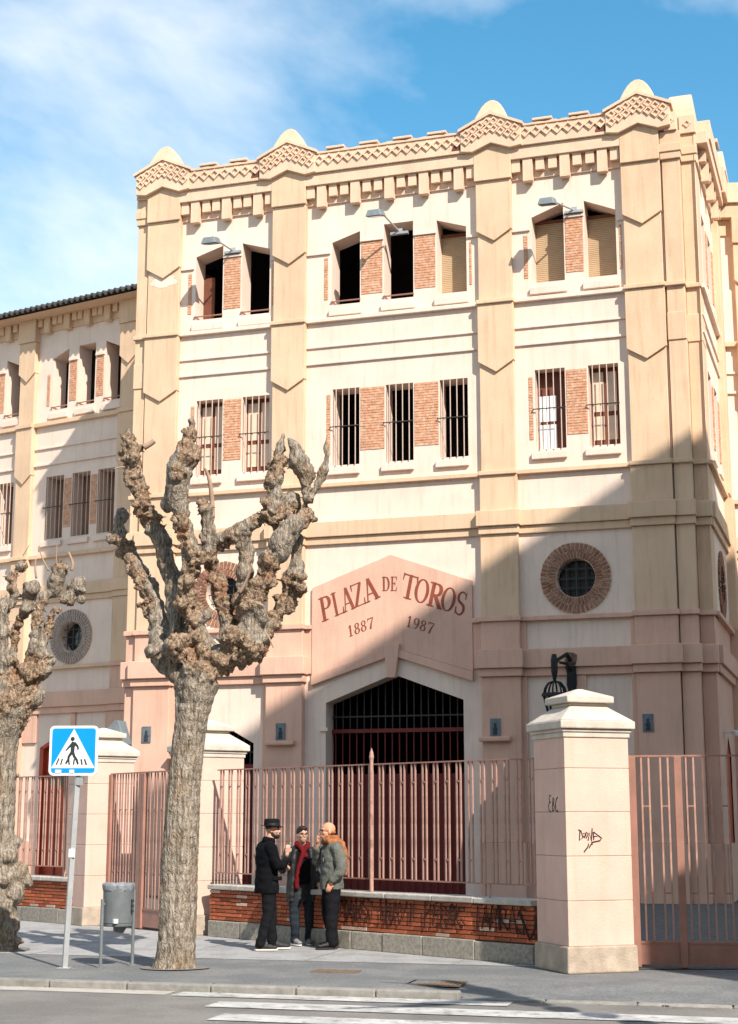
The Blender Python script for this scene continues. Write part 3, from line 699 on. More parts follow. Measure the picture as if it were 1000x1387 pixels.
# plaques and ledges on pilasters
def plaque(s, z, off, ledge=True):
    m_ = MB(); bx(m_, s - .115, s + .115, off, off + .025, z - .19, z + .19); o = m_.build('plaque', 'plaque_metal', pav)
    m_ = MB(); m_.prism(circle(-s, z - .05, .055, 14), -off - .032, -off - .024); m_.box(-s - .05, -s + .05, -off - .031, -off - .024, z - .17, z - .10); m_.box(-s - .03, -s + .03, -off - .030, -off - .024, z - .02, z + .09); m_.build('emblem', 'plaque_dark', o)
    if ledge:
        m_ = MB(); bx(m_, s - .36, s + .36, off, off + .14, z - .32, z - .21); m_.build('plaque_ledge', 'pink_plaster', pav, bevel=.03)
for (px, py, lg) in ((671, 985, True), (878, 979, False), (380, 991, True), (198, 995, False)):
    s, z = fac(px, py, .22); plaque(s, z, .20, lg)
s, z = fac(236, 1023, .5); m_ = MB(); m_.frustum(.10, .16, z - .09, z + .07, -s, -.32); m_.box(-s - .17, -s + .17, -.5, -.2, z + .0705, z + .11); m_.build('wall_bracket', 'granite', pav)

# lettering on the panel ---------------------------------------------------------------
def arc(cx, cz, rx, rz, a0, a1, n=14):
    return [(cx + rx * math.cos(math.radians(a0 + (a1 - a0) * k / n)), cz + rz * math.sin(math.radians(a0 + (a1 - a0) * k / n))) for k in range(n + 1)]
def glyph(ch):       # strokes in a unit box: (points, half widths, closed)
    T, t = .105, .035
    st = lambda x, a=0, b=1, w=T: ([(x, a), (x, b)], [w, w], False)
    hb = lambda x0, x1, z, w=t: ([(x0, z), (x1, z)], [w, w], False)
    def bowl(x, z0, z1, r, rx):
        c = (z0 + z1) / 2; h = (z1 - z0) / 2 - t
        p = [(x, z1 - t)] + arc(r, c, rx, h, 90, -90) + [(x, z0 + t)]
        w = [t] + [t + (T - t) * math.sin(PI * k / 14) for k in range(15)] + [t]
        return (p, w, False)
    def ring(cx, cz, rx, rz, n=26, T_=T):
        p = [(cx + rx * math.cos(2 * PI * k / n), cz + rz * math.sin(2 * PI * k / n)) for k in range(n)]
        return (p, [t + (T_ - t) * abs(math.cos(2 * PI * k / n)) ** 1.4 for k in range(n)], True)
    if ch == 'P': return [st(.26), hb(.04, .52, t), hb(.04, .3, 1 - t), bowl(.26, .46, 1.0, .52, .26)]
    if ch == 'R': return [st(.26), hb(.04, .48, t), hb(.04, .3, 1 - t), bowl(.26, .48, 1.0, .5, .24), ([(.45, .5), (.84, .02)], [T * .9, T], False), hb(.7, 1.0, t)]
    if ch == 'L': return [st(.26), hb(.04, .92, t), hb(.04, .48, 1 - t), ([(.86, 0), (.9, .28)], [.06, .02], False)]
    if ch == 'A': return [([(.16, 0), (.5, 1)], [t, t * 1.2], False), ([(.52, .98), (.84, 0)], [T, T * 1.05], False), hb(.27, .68, .32), hb(.0, .32, t), hb(.64, 1.02, t)]
    if ch == 'Z': return [hb(.08, .92, 1 - t), hb(.06, .94, t), ([(.84, .95), (.16, .05)], [T, T], False), ([(.1, 1.0), (.06, .74)], [.05, .02], False), ([(.9, 0), (.94, .28)], [.05, .02], False)]
    if ch == 'D': return [st(.24), hb(.04, .3, t), hb(.04, .3, 1 - t), bowl(.24, 0, 1, .5, .36)]
    if ch == 'E': return [st(.26), hb(.04, .88, t), hb(.04, .86, 1 - t), hb(.26, .66, .52), ([(.82, 0), (.88, .28)], [.05, .02], False), ([(.82, 1), (.86, .76)], [.05, .02], False), ([(.66, .64), (.66, .4)], [.025, .025], False)]
    if ch == 'T': return [st(.5), hb(.24, .76, t), hb(.02, .98, 1 - t), ([(.06, 1), (.02, .72)], [.05, .02], False), ([(.94, 1), (.98, .72)], [.05, .02], False)]
    if ch == 'O': return [ring(.5, .5, .40, .47)]
    if ch == 'S':
        p = arc(.5, .74, .30, .22, 20, 180, 10) + arc(.5, .74, .30, .22, 190, 235, 4) + arc(.5, .26, .32, .23, 60, 0, 6) + arc(.5, .26, .32, .23, -10, -165, 12)
        n = len(p); w = [t + (T - t) * max(0, math.sin(PI * k / (n - 1))) ** 1.5 for k in range(n)]
        return [(p, w, False), ([(.80, .98), (.80, .70)], [.02, .04], False), ([(.18, .02), (.18, .32)], [.02, .04], False)]
    if ch == '1': return [st(.5, w=.12), hb(.2, .8, t), ([(.5, .96), (.2, .80)], [.06, .03], False)]
    if ch == '8': return [ring(.5, .75, .28, .21, 18, .10), ring(.5, .27, .34, .24, 20, .11)]
    if ch == '9': return [ring(.5, .68, .33, .28, 20, .11), ([(.83, .70), (.80, .40), (.62, .12), (.3, .03)], [.11, .10, .07, .05], False)]
    if ch == '7': return [hb(.1, .9, .94, .06), ([(.86, .92), (.56, .45), (.42, 0)], [.04, .09, .12], False), ([(.12, 1.0), (.1, .74)], [.04, .02], False)]
    return []
def word(txt, cells, b0, b1, up0, up1):
    q = lambda p: fac(420 + p[0] / 4.348, 740 + p[1] / 4.348, .07)
    for ch, (u0, u1) in zip(txt, cells):
        um = (u0 + u1) / 2
        up = (up0[0] + (up1[0] - up0[0]) * um, up0[1] + (up1[1] - up0[1]) * um)
        pa = (b0[0] + (b1[0] - b0[0]) * u0, b0[1] + (b1[1] - b0[1]) * u0); pb = (b0[0] + (b1[0] - b0[0]) * u1, b0[1] + (b1[1] - b0[1]) * u1)
        A, B, C = q(pa), q(pb), q((pa[0] + up[0], pa[1] + up[1]))
        ex = (-(B[0] - A[0]), B[1] - A[1]); ez = (-(C[0] - A[0]), C[1] - A[1])
        mp = lambda p: (-A[0] + ex[0] * p[0] + ez[0] * p[1], A[1] + ex[1] * p[0] + ez[1] * p[1])
        wl = math.hypot(*ex); m_ = MB()
        for i, (pts, hw, cl) in enumerate(glyph(ch)):
            m_.ribbon([mp(p) for p in pts], [h * wl for h in hw], -.076 - .0009 * (i + 1), -.069, cl)
        m_.build('letter', 'letter_paint', panel)
word('PLAZA', [(0, .235), (.225, .42), (.385, .60), (.585, .79), (.775, 1.03)], (70, 450), (405, 305), (-22, -142), (-38, -128))
word('DE', [(0, .52), (.54, 1.0)], (425, 263), (516, 263), (-2, -84), (2, -86))
word('TOROS', [(-.03, .215), (.185, .415), (.40, .67), (.625, .85), (.845, 1.04)], (540, 300), (893, 412), (26, -142), (34, -140))
word('1887', [(0, .23), (.25, .48), (.50, .73), (.76, 1.02)], (226, 537), (378, 478), (-8, -66), (-6, -64))
word('1987', [(0, .23), (.25, .48), (.50, .73), (.76, 1.02)], (562, 470), (722, 517), (12, -66), (14, -62))

# right flank of the pavilion (perpendicular to the front)
flank = MB()
side = bpy.data.objects.new('side_wall', None)
bpy.data.objects.remove(side)
FX = 1.44
def SV(t, off, z): return (FX + off, .2 + t, z)                     # along the flank, outwards, up
def sbox(mb_, t0, t1, o0, o1, z0, z1): return mb_.box(FX + o0, FX + o1, .2 + t0, .2 + t1, z0, z1)
sh = [(1.0, 1.7, 14.07, 15.8), (2.45, 3.15, 14.07, 15.8), (1.0, 1.7, 10.06, 11.95), (2.45, 3.15, 10.06, 11.95)]
hs = [[(a, c), (b, c), (b, d), (a, d)] for a, b, c, d in sh] + [circle(2.05, 7.06, .44, 30)] + [[(1.55, 0.01), (2.65, 0.01), (2.65, 3.2), (2.1, 3.6), (1.55, 3.2)]]
v, f = fill_holes([(-.1, 6.16), (DR, 6.16), (DR, 17.3), (-.1, 17.3)], hs[:5])
m_ = MB(); m_.add([SV(p[0], 0, p[1]) for p in v], f); sw = m_.build('side_wall', 'white_plaster', pav)
v, f = fill_holes([(-.1, 0), (DR, 0), (DR, 6.16), (-.1, 6.16)], hs[5:])
m_ = MB(); m_.add([SV(p[0], 0, p[1]) for p in v], f); m_.build('base_wall', 'pink_plaster', pav)
for (a, b, c, d) in sh:
    m_ = MB(); n = 4; ring = [(a, c), (b, c), (b, d), (a, d)]
    v = [SV(t, 0, z) for t, z in ring] + [SV(t, -.5, z) for t, z in ring]; m_.add(v, [(i, (i + 1) % n, (i + 1) % n + n, i + n) for i in range(n)])
    o = m_.build('window', 'reveal_plaster', pav)
    m_ = MB(); sbox(m_, a - .06, b + .06, 0, .085, c - .28, c - .11); m_.build('sill', 'white_plaster', o, bevel=.015)
    m_ = MB(); sbox(m_, a, b, -.45, -.40, c, d); m_.build('pane', 'interior', o)
    m_ = MB()
    for k in range(22): z = c + .2 + k * (d - c - .35) / 22; sbox(m_, b + .06, b + .35, 0, .02 + random.uniform(0, .006), z, z + .055)
    m_.build('brick_pier', 'thin_brick', pav, stuff=True)
m_ = MB(); n = 30
for k in range(n):
    a0, a1 = 2 * PI * (k + .13) / n, 2 * PI * (k + .87) / n
    q = [SV(2.05 + r_ * math.cos(a), o_, 7.06 + r_ * math.sin(a)) for o_ in (.0, .045) for r_, a in ((.45, a0), (.80, a0), (.80, a1), (.45, a1))]
    m_.add(q, [(0, 3, 2, 1), (4, 5, 6, 7), (0, 1, 5, 4), (1, 2, 6, 5), (2, 3, 7, 6), (3, 0, 4, 7)])
rw = m_.build('window', 'ring_brick', pav)
m_ = MB(); sbox(m_, 1.6, 2.5, -.3, -.25, 6.6, 7.5); m_.build('pane', 'glass_dark', rw)
m_ = MB(); sbox(m_, 1.50, 2.70, -.07, -.03, 0, 3.65); m_.build('door', 'red_paint', pav)
for (z0, z1, off, mm) in ((13.62, 13.72, .10, 'white_plaster'), (12.98, 13.03, .045, 'white_plaster'), (12.56, 12.62, .05, 'white_plaster'), (9.50, 9.60, .11, 'ochre_plaster'), (8.30, 8.66, .13, 'ochre_plaster'), (8.12, 8.297, .07, 'ochre_plaster'),
                          (17.12, 17.42, .30, 'parapet_plaster'), (16.66, 17.118, .06, 'parapet_plaster'), (6.12, 6.22, .12, 'pink_plaster'), (5.06, 5.48, .16, 'pink_plaster'), (4.88, 5.058, .09, 'pink_plaster'), (0, 1.24, .10, 'pink_plaster')):
    m_ = MB(); a = 0.0
    if z0 == 0: sbox(m_, .0, 1.5, -.02, off, z0, z1)
    else: sbox(m_, a, DR - .6, -.02, off, z0, z1)
    m_.build('string_course', mm, pav, bevel=.012)
for k in range(7):
    m_ = MB(); sbox(m_, .35 + k * .6, .55 + k * .6, .04, .22, 16.58 if k % 2 else 16.82, 17.117); m_.build('bracket', 'parapet_plaster', pav)
m_ = MB(); sbox(m_, .5, DR - .8, -.1, .34, 17.422, 17.90); m_.build('parapet', 'parapet_plaster', pav, bevel=.012)
m_ = MB(); sbox(m_, 1.8, 2.3, -.1, .40, 17.901, 18.0); m_.build('merlon_slab', 'pinnacle_plaster', pav, bevel=.015)
m_ = MB()
for (z0, z1, e) in ((9.6, 16.68, 0), (6.24, 9.49, .05)): sbox(m_, DR - .75, DR + .1, -.02, .15 + e, z0, z1)
m_.build('pilaster', 'ochre_plaster', pav, bevel=.012)
m_ = MB(); sbox(m_, DR - .78, DR + .1, -.02, .22, 0, 6.23); m_.build('pilaster', 'pink_plaster', pav, bevel=.012)
m_ = MB(); sbox(m_, DR - .95, DR + .3, -.1, .40, 17.35, 18.05); m_.build('gable', 'parapet_plaster', pav, bevel=.02)
pinnacle(pav, 0, 0, rz=PI / 2, origin=(FX + .1, .2 + DR - .35, 17.95), h=.75, w=.55, t0=.66, t1=.48)

# ------------------------------------------------------------------ wings either side
def wing(name, label, foot, ang, sgn, length, full):
    w = thing(name, label, 'building', (foot.x, foot.y, 0), -ang)
    if full: w.scale = (.965, .965, .965)
    X = lambda s: -s * sgn
    def bw(m_, s0, s1, o0, o1, z0, z1): a, b = sorted((X(s0), X(s1))); return m_.box(a, b, -o1, -o0, z0, z1)
    def md(nm, s0, s1, off, z0, z1, mm, parent=None, bevel=.012): m_ = MB(); bw(m_, s0, s1, -.02, off, z0, z1); return m_.build(nm, mm, parent or w, bevel=bevel)
    pil = [(2.45 if full else .45) + k * 4.02 for k in range(int(length // 4.02) + 1)]
    wins3, wins2, rounds, door = [], [], [], []
    for p in pil[:-1]:
        if not full: break
        r = p + .66
        for k, (dl, dr, tl, tr) in enumerate(((.66, .06, 15.92, 15.66), (1.72, 1.06, 15.94, 15.94), (2.74, 2.12, 15.68, 15.92))): wins3.append((r + dl, r + dr, 14.05, tl, tr))
        for dl, dr in ((.80, .16), (1.80, 1.10), (2.84, 2.14)): wins2.append((r + dl, r + dr, 10.05, 11.97, 11.97))
        rounds.append((r + 1.62, 7.06))
    door = [(5.70, 4.72, 0.02, 3.8)] if full else []
    hl = [win_poly(q) for q in wins3 + wins2] + [circle(-s, z, .44, 30) for s, z in rounds]
    end = pil[-1] + .6 if full else length
    if full:
        wall_sheet('wall', [(-end, 6.16), (.6, 6.16), (.6, 17.35), (-end, 17.35)], hl, 0, 'white_plaster', w)
        wall_sheet('base_wall', [(-end, 0), (-5.66, 0), (-5.66, 3.80), (-5.2, 4.05), (-4.72, 3.9), (-4.72, 0), (.6, 0), (.6, 6.16), (-end, 6.16)], [], 0, 'white_plaster', w)
    else:
        m_ = MB(); m_.box(-.6, end, 0, .3, 0, 17.3); m_.build('wall', 'white_plaster', w)
    m_ = MB(); a, b = sorted((X(-.4), X(end))); m_.box(a, b, 2.6, 2.8, 0, 17.3)
    for z in (5.3, 9.2, 13.35): m_.box(a, b, .6, 2.6, z, z + .12)
    m_.build('inner_wall', 'interior', w)
    for z0, z1, off, mm in ((13.55, 13.68, .12, 'ochre_plaster'), (12.84, 12.90, .05, 'white_plaster'), (12.32, 12.39, .06, 'white_plaster'), (9.46, 9.58, .12, 'ochre_plaster'), (8.27, 8.62, .13, 'ochre_plaster'), (8.10, 8.268, .07, 'ochre_plaster'),
                            (6.12, 6.22, .13, 'ochre_plaster'), (5.02, 5.46, .15, 'pink_plaster'), (4.83, 5.018, .09, 'pink_plaster'), (16.98, 17.14 if full else 17.36, .22, 'ochre_plaster'), (16.55, 16.978, .05, 'ochre_plaster')):
        md('string_course', -.3, end, off, z0, z1, mm)
    if full:
        md('panel_frame', 5.9, end, .06, 4.0, 4.82, 'pink_plaster'); md('panel_frame', 3.1, 3.3, .06, 1.2, 4.82, 'pink_plaster'); md('panel_frame', 4.42, 4.6, .05, 1.2, 4.82, 'pink_plaster'); md('plinth', 5.9, end, .09, 0, 1.2, 'pink_plaster'); md('plinth', -.3, 4.6, .09, 0, 1.2, 'pink_plaster')
    for p in pil:
        a, b = p, p + .62
        o = md('pilaster', a, b, .13, 9.58, 16.28, 'ochre_plaster')
        c = (a + b) / 2; h = .33
        for z_v, z_s, z_t in ((11.80, 12.08, 13.549), (15.02, 15.30, 16.28)):
            m_ = MB(); m_.prism([(X(c + h * sgn), z_t), (X(c + h * sgn), z_s), (X(c), z_v), (X(c - h * sgn), z_s), (X(c - h * sgn), z_t)], -.19, .02); m_.build('pointed_panel', 'ochre_plaster', o, bevel=.01)
        md('pilaster_head', a - .04, b + .04, .25, 16.281, 17.0, 'ochre_plaster', o)
        for z0, z1, off, mm in ((13.55, 13.68, .24, 'ochre_plaster'), (9.46, 9.58, .23, 'ochre_plaster'), (8.62, 9.458, .16, 'ochre_plaster'), (8.27, 8.619, .26, 'ochre_plaster'), (8.10, 8.268, .21, 'ochre_plaster'), (6.22, 8.098, .16, 'ochre_plaster'), (6.10, 6.219, .22, 'pink_plaster'), (5.46, 6.098, .17, 'pink_plaster'), (5.02, 5.458, .28, 'pink_plaster'), (4.83, 5.018, .22, 'pink_plaster'), (1.2, 4.828, .17, 'pink_plaster'), (0, 1.198, .24, 'pink_plaster')):
            md('shaft', a - .02, b + .02, off, z0, z1, mm, o)
    if not full:
        md('parapet', -.3, end, .3, 17.361, 17.9, 'parapet_plaster'); return w
    for q in wins3:
        o = window3(w, q, 'dark')
    for q in wins2: window2(w, q, 'brown')
    for s, z in rounds: round_window(w, s, z, 'ring_brick_grey')
    for i in range(0, len(wins3), 3):
        t3, t2 = wins3[i:i + 3], wins2[i:i + 3]
        for j in range(2):
            brick_panel(w, t3[j][0] + .06, t3[j + 1][1] - .06, 14.24, 15.50); m_ = MB(); bw(m_, t3[j][0] + .03, t3[j + 1][1] - .03, -.02, .06, 15.502, 15.58); m_.build('pier_cap', 'white_plaster', w, bevel=.008)
            brick_panel(w, t2[j][0] + .03, t2[j + 1][1] - .03, 10.35, 11.85)
        brick_panel(w, t3[2][0] + .10, t3[2][0] + .22, 14.2, 15.2)
    # corbel frieze and corrugated eaves
    lm = MB().box(-.12, .12, -.19, -.04, 16.50, 16.977).mesh('bracket'); lm.materials.append(M['ochre_plaster'])
    sm = MB().box(-.09, .09, -.17, -.04, 16.74, 16.977).mesh('bracket'); sm.materials.append(M['ochre_plaster'])
    for p in pil[:-1]:
        r = p + .66
        for k in range(4):
            c = r + .10 + .42 + k * .80; share('bracket', lm, w, (-c, 0, 0))
            for d in (-.29, .29): share('bracket', sm, w, (-(c + d), 0, 0))
    m_ = MB(); n = int((end + .6) / .025); pts_t, vv, ff = [], [], []
    for k in range(n + 1):
        x = .6 - (end + .6) * k / n; dz = .05 * math.sin(2 * PI * x / .22)
        for (y, z) in ((-.84, 17.10), (-.84, 17.02), (2.9, 18.0), (2.9, 17.92)): vv.append((x, y, z + dz + .02))
    for k in range(n):
        a, b = 4 * k, 4 * k + 4; ff += [(a, b, b + 2, a + 2), (a + 1, a + 3, b + 3, b + 1), (a, a + 1, b + 1, b)]
    m_.add(vv, ff); m_.build('roof', 'roof_sheet', w, recalc=False)
    m_ = MB(); bw(m_, -.5, end, .15, .70, 16.985, 16.998); m_.build('soffit', 'ochre_plaster', w)
    # red side door
    m_ = MB(); m_.prism([(-5.66, 0), (-5.66, 3.80), (-5.2, 4.05), (-4.72, 3.9), (-4.72, 0)], .10, .16); dr = m_.build('door', 'red_paint', w)
    m_ = MB(); m_.box(-5.72, -5.58, -.06, .1, 0, 3.86); m_.prism([(-5.72, 3.86), (-5.2, 4.12), (-4.72, 3.98), (-4.72, 3.86), (-5.2, 4.0), (-5.60, 3.80)], -.06, .1); m_.build('frame', 'red_paint', dr)
    m_ = MB(); m_.box(-5.45, -4.85, .085, .099, 2.75, 3.75); m_.build('pane', 'glass_dark', dr)
    m_ = MB(); m_.box(-5.16, -5.12, .07, .099, .1, 2.7); m_.build('seam', 'maroon_paint', dr)
    return w
fl = FP + FD * 12.35 - FN * DEEP
wing('building_wing', 'long cream side building under a corrugated roof, left of the pinnacled block', fl, math.radians(31.0), 1, 13.0, True)
fr = FP + FD * (-1.44) - FN * (DR + .2)
wing('building_wing', 'strip of cream side building beyond the flank with the round window', fr, math.radians(4.6), -1, 6.0, False)

# ------------------------------------------------------------------ gate pillars
def pillar(P, label, ang):
    u_, v_ = axes(ang); c = P + u_ * (PW / 2) + v_ * (PW / 2)
    t_ = thing('gate_pillar', label, 'pillar', (c.x, c.y, 0), ang, 'gate pillars along the fence')
    h = PW / 2; t_.scale = (1, 1, 1.02)
    m_ = MB(); m_.frustum(h + .035, h + .03, 0, .30); m_.build('base', 'dado_stone', t_, bevel=.02)
    zs = [.301, .80, 1.30, 1.80, 2.30, 2.66]
    for k in range(5):
        m_ = MB(); m_.box(-h, h, -h, h, zs[k] + (.004 if k else 0), zs[k + 1] - .004); m_.build('block', 'pillar_plaster', t_, bevel=.006)
        if k < 4: m_ = MB(); m_.box(-h + .006, h - .006, -h + .006, h - .006, zs[k + 1] - .0039, zs[k + 1] + .0039); m_.build('joint', 'dado_stone', t_)
    m_ = MB(); m_.frustum(h + .018, h + .018, 2.656, 2.715); m_.frustum(h + .035, h + .035, 2.716, 2.755); m_.build('neck', 'cap_stone', t_, bevel=.01)
    m_ = MB(); m_.frustum(h + .07, h + .07, 2.756, 2.85); m_.frustum(h + .062, .25, 2.851, 3.03); cp = m_.build('cap', 'cap_stone', t_, bevel=.014)
    m_ = MB(); m_.frustum(.25, .25, 3.031, 3.07); m_.frustum(.315, .315, 3.071, 3.15); m_.frustum(.30, .03, 3.151, 3.25); m_.build('finial', 'cap_stone', t_, bevel=.012)
    return t_
pr = pillar(PR, 'tall cream pillar with pale stepped cap and two scrawled tags, beside the right gate', PA_R)
p2o = pillar(P2, 'cream pillar with pale cap half hidden behind the leaning tree trunk', PA_L)
p1o = pillar(P1, 'cream pillar with pale cap behind the pedestrian crossing sign, a floodlight above', PA_L)

def tagstroke(t_, name, strokes, ox, oz, sc, face, m, hw):
    m_ = MB(); h = PW / 2
    for i, st in enumerate(strokes):
        m_.ribbon([(ox + x * sc, oz + z * sc) for x, z in st], hw, -.0020 - .0004 * i, -.001)
    o = m_.build(name, m, t_)
    if face == 'front': o.location = (0, -h, 0)
    else: o.location = (-h, 0, 0); o.rotation_euler = (0, 0, -PI / 2)
# tag on the left face reads EBC, on the front a scrawled name
E_ = [[(.30, .92), (.12, .98), (.02, .80), (.10, .60), (.26, .56)], [(.10, .58), (-.06, .40), (-.02, .12), (.16, .0), (.24, .06)]]
B_ = [[(.44, .08), (.56, .82)], [(.56, .82), (.72, .74), (.66, .54), (.50, .48)], [(.50, .48), (.72, .36), (.66, .10), (.46, .04)]]
C_ = [[(1.22, .84), (1.04, .74), (.90, .44), (.90, .12), (1.04, .02), (1.24, .08)]]
tagstroke(pr, 'graffiti_tag', E_ + B_ + C_, -.02, 1.80, .20, 'left', 'marker', .007)
S_ = [[(0, .84), (.18, .78), (.30, .40), (.06, .22), (.12, .80)], [(.30, .60), (.48, .66), (.40, .36), (.34, .50)], [(.50, .70), (.66, .62), (.52, .34), (.50, .60)],
      [(.62, .22), (.76, .70), (.84, .20), (.92, .92)], [(.98, .70), (1.0, .26)], [(1.0, .72), (1.32, .50), (1.0, .44)], [(1.32, .50), (1.52, .36), (1.40, .22), (.84, .12)],
      [(.34, -.42), (.58, -.16), (.66, .06), (.70, -.20), (.82, .02)], [(.82, .02), (.92, .04)]]
tagstroke(pr, 'graffiti_tag', S_, -.27, 1.43, .20, 'front', 'marker', .0075)

# ------------------------------------------------------------------ railings, low brick walls and gates
def line_frame(A, B):
    d = B - A; return math.atan2(d.y, d.x), d.length
def low_wall(A, B, label, graffiti=False):
    a, ln = line_frame(A, B)
    w = thing('low_wall', label, 'low wall', (A.x, A.y, 0), a)
    m_ = MB(); m_.box(0.01, ln - .01, .02, .30, 0, .70); m_.build('mortar_core', 'mortar_dark', w)
    x = 0.0
    while x < ln - .05:
        b = min(ln, x + random.uniform(.55, 1.0)); b = ln if ln - b < .25 else b
        m_ = MB(); m_.box(x + .004, b - .004, -.025 - random.uniform(0, .012), .32, 0, .245 + random.uniform(-.006, .006)); m_.build('base_stone', 'granite', w, bevel=.014); x = b
    bl = .262; bme = MB().box(-bl / 2 + .006, bl / 2 - .006, 0, .06, 0, .0425).mesh('brick'); bme.materials.append(M['wall_brick'])
    fme = bme.copy(); fme.materials.clear(); fme.materials.append(M['faded_brick'])
    rows = 8; z0 = .256; pitch = (.70 - z0) / rows
    for r_ in range(rows):
        x = (0 if r_ % 2 else -bl / 2)
        while x < ln:
            xa, xb = max(x, .0), min(x + bl, ln)
            if xb - xa > .04:
                faded = random.random() < (.16 if r_ == 0 else .03)
                o = share('brick', fme if faded else bme, w, ((xa + xb) / 2, .0 + random.uniform(-.006, .004), z0 + r_ * pitch + .004), (0, 0, random.uniform(-.006, .006)), ((xb - xa) / bl, 1, 1))
            x += bl
    x = 0.0
    while x < ln - .05:
        b = min(ln, x + random.uniform(.75, 1.15)); b = ln if ln - b < .3 else b
        m_ = MB(); m_.box(x + .003, b - .003, -.055, .36, .702, .775 + random.uniform(-.003, .003)); m_.build('coping_slab', 'coping_stone', w, bevel=.014); x = b
    return w
BAR = MB(); BAR.box(-.0105, .0105, -.0105, .0105, 0, 1.0); BAR = BAR.mesh('bar'); BAR.materials.append(M['pale_paint'])
def railing(A, B, label, z0=.955, z1=2.495, y=.12, post_at=None, feet=(), pitch=.205, full=False, name='railing', cat='railing', posts=()):
    a, ln = line_frame(A, B)
    w = thing(name, label, cat, (A.x, A.y, 0), a)
    m_ = MB(); m_.box(0, ln, y - .02, y + .02, z1, z1 + .018); m_.build('top_rail', 'terracotta_paint', w)
    m_ = MB(); m_.box(0, ln, y - .02, y + .02, z0 - .018, z0); m_.build('bottom_rail', 'terracotta_paint', w)
    n = int(ln / pitch); sp = MB()
    for k in range(n):
        x = ln * (k + .5) / n
        for d in (-.034, .034): share('bar', BAR, w, (x + d, y, z0 + .001), (0, 0, random.uniform(-.05, .05)), (1, 1, z1 - z0 - .002))
        for z in (z0 + (z1 - z0) * .17, z0 + (z1 - z0) * .83): sp.box(x - .024, x + .024, y - .012, y + .012, z, z + .024)
    sp.build('spacer', 'terracotta_paint', w, stuff=True)
    for x in feet:
        m_ = MB(); m_.tube([(x - .04, y, z0 - .01), (x - .04, y, .79), ], .012, 6); m_.tube([(x + .02, y, z0 - .01), (x + .06, y - .02, z0 - .04), (x + .09, y - .06, .84), (x + .10, y - .08, .776)], .012, 6); m_.build('foot', 'pale_paint', w)
    for x in posts:
        m_ = MB(); m_.tube([(x, y - .03, .775), (x, y - .03, 2.52), (x, y - .03, 2.56), (x, y - .03, 2.60), (x, y - .03, 2.66), (x, y - .03, 2.73)], [.028, .026, .026, .034, .026, .004], 10); m_.build('post', 'pale_paint', w, smooth=False)
    return w
WA, WB = Vector((-2.44, 24.42)), Vector((2.03, 19.62))
lw = low_wall(WA, WB, 'long low red brick wall with black scrawled graffiti behind the standing people')
dir_ = (WB - WA).normalized()
def along(px, py, z):                     # distance along the wall line for a pixel
    r = ray(px, py); n_ = Vector((-dir_.y, dir_.x)); r2 = Vector((r.x, r.y)); k = WA.dot(n_) / r2.dot(n_)
    return (r2 * k - WA).dot(dir_)
railing(WA, WB, 'long terracotta railing of paired bars on the wall behind the standing people', posts=(along(497, 1100, 0),), feet=(along(452, 1206, .78), along(653, 1210, .78)))
# black graffiti on the bricks
random.seed(3)
GL = {'T': [[(-.1, 1), (1.0, .95)], [(.45, 1), (.40, 0)]], 'A': [[(0, 0), (.45, 1), (.85, -.05)], [(.1, .45), (.8, .4)]], 'R': [[(.1, 0), (.12, 1), (.7, .85), (.6, .5), (.15, .5), (.8, 0)]],
      'S': [[(.85, .9), (.4, 1), (.1, .75), (.75, .4), (.55, -.05), (.0, .05)]], 'V': [[(0, 1), (.35, .2), (.8, 1.05)]], 'I': [[(.4, 1), (.35, .1)]], 'M': [[(0, .1), (.15, 1), (.45, .4), (.75, 1), (.9, 0)]], 'L': [[(.2, 1), (.15, .05), (.9, .05)]],
      'P': [[(.1, -.1), (.2, 1), (.8, .85), (.6, .5), (.2, .5)]], 'E': [[(.8, 1), (.2, .9), (.15, .05), (.8, 0)], [(.15, .5), (.7, .5)]], 'O': [[(.4, 1), (.05, .6), (.2, .05), (.7, .1), (.85, .65), (.4, 1)]], 'G': [[(.9, .9), (.3, 1), (.05, .4), (.4, 0), (.85, .2), (.5, .4)]]}
m_ = MB(); x0 = along(462, 1270, .35); x1 = along(715, 1300, .35); txt = 'MARS TRAVI PEROG TAMRAS'
step = (x1 - x0) / len(txt); cnt = 0
for k, ch in enumerate(txt):
    if ch == ' ': continue
    for st in GL[ch]:
        jit = lambda: random.uniform(-.05, .05)
        sc_h = .29 * random.uniform(.9, 1.12); ctrl = [(x0 + step * (k + p[0] * 1.15 + jit()), .385 + (p[1] + jit()) * sc_h) for p in st]
        m_.ribbon(ctrl, .0095, -.022 - .0003 * (cnt % 9), -.0165); cnt += 1
for k in range(10):
    x = random.uniform(x0, x1); m_.ribbon([(x, random.uniform(.36, .5)), (x + random.uniform(-.03, .03), .66)], .005, -.0245 - .0003 * k, -.0165)
m_.ribbon([(x1 - .1, .62), (x1 - .02, .45), (x1 + .06, .30), (x1 + .14, .42), (x1 + .2, .66)], .012, -.028, -.0165)
m_.build('graffiti', 'spray_black', lw)
random.seed(11)

# railing and wall beyond the first pillar
LA = P1 + PV * (PW * .55); LB = LA + Vector((-.70, .714)) * 4.6
low_wall(LB, LA, 'short stretch of low red brick wall beside the sign pole and knobbly trunk')
railing(LB, LA, 'terracotta railing of paired bars in front of the red door', feet=(4.15,))

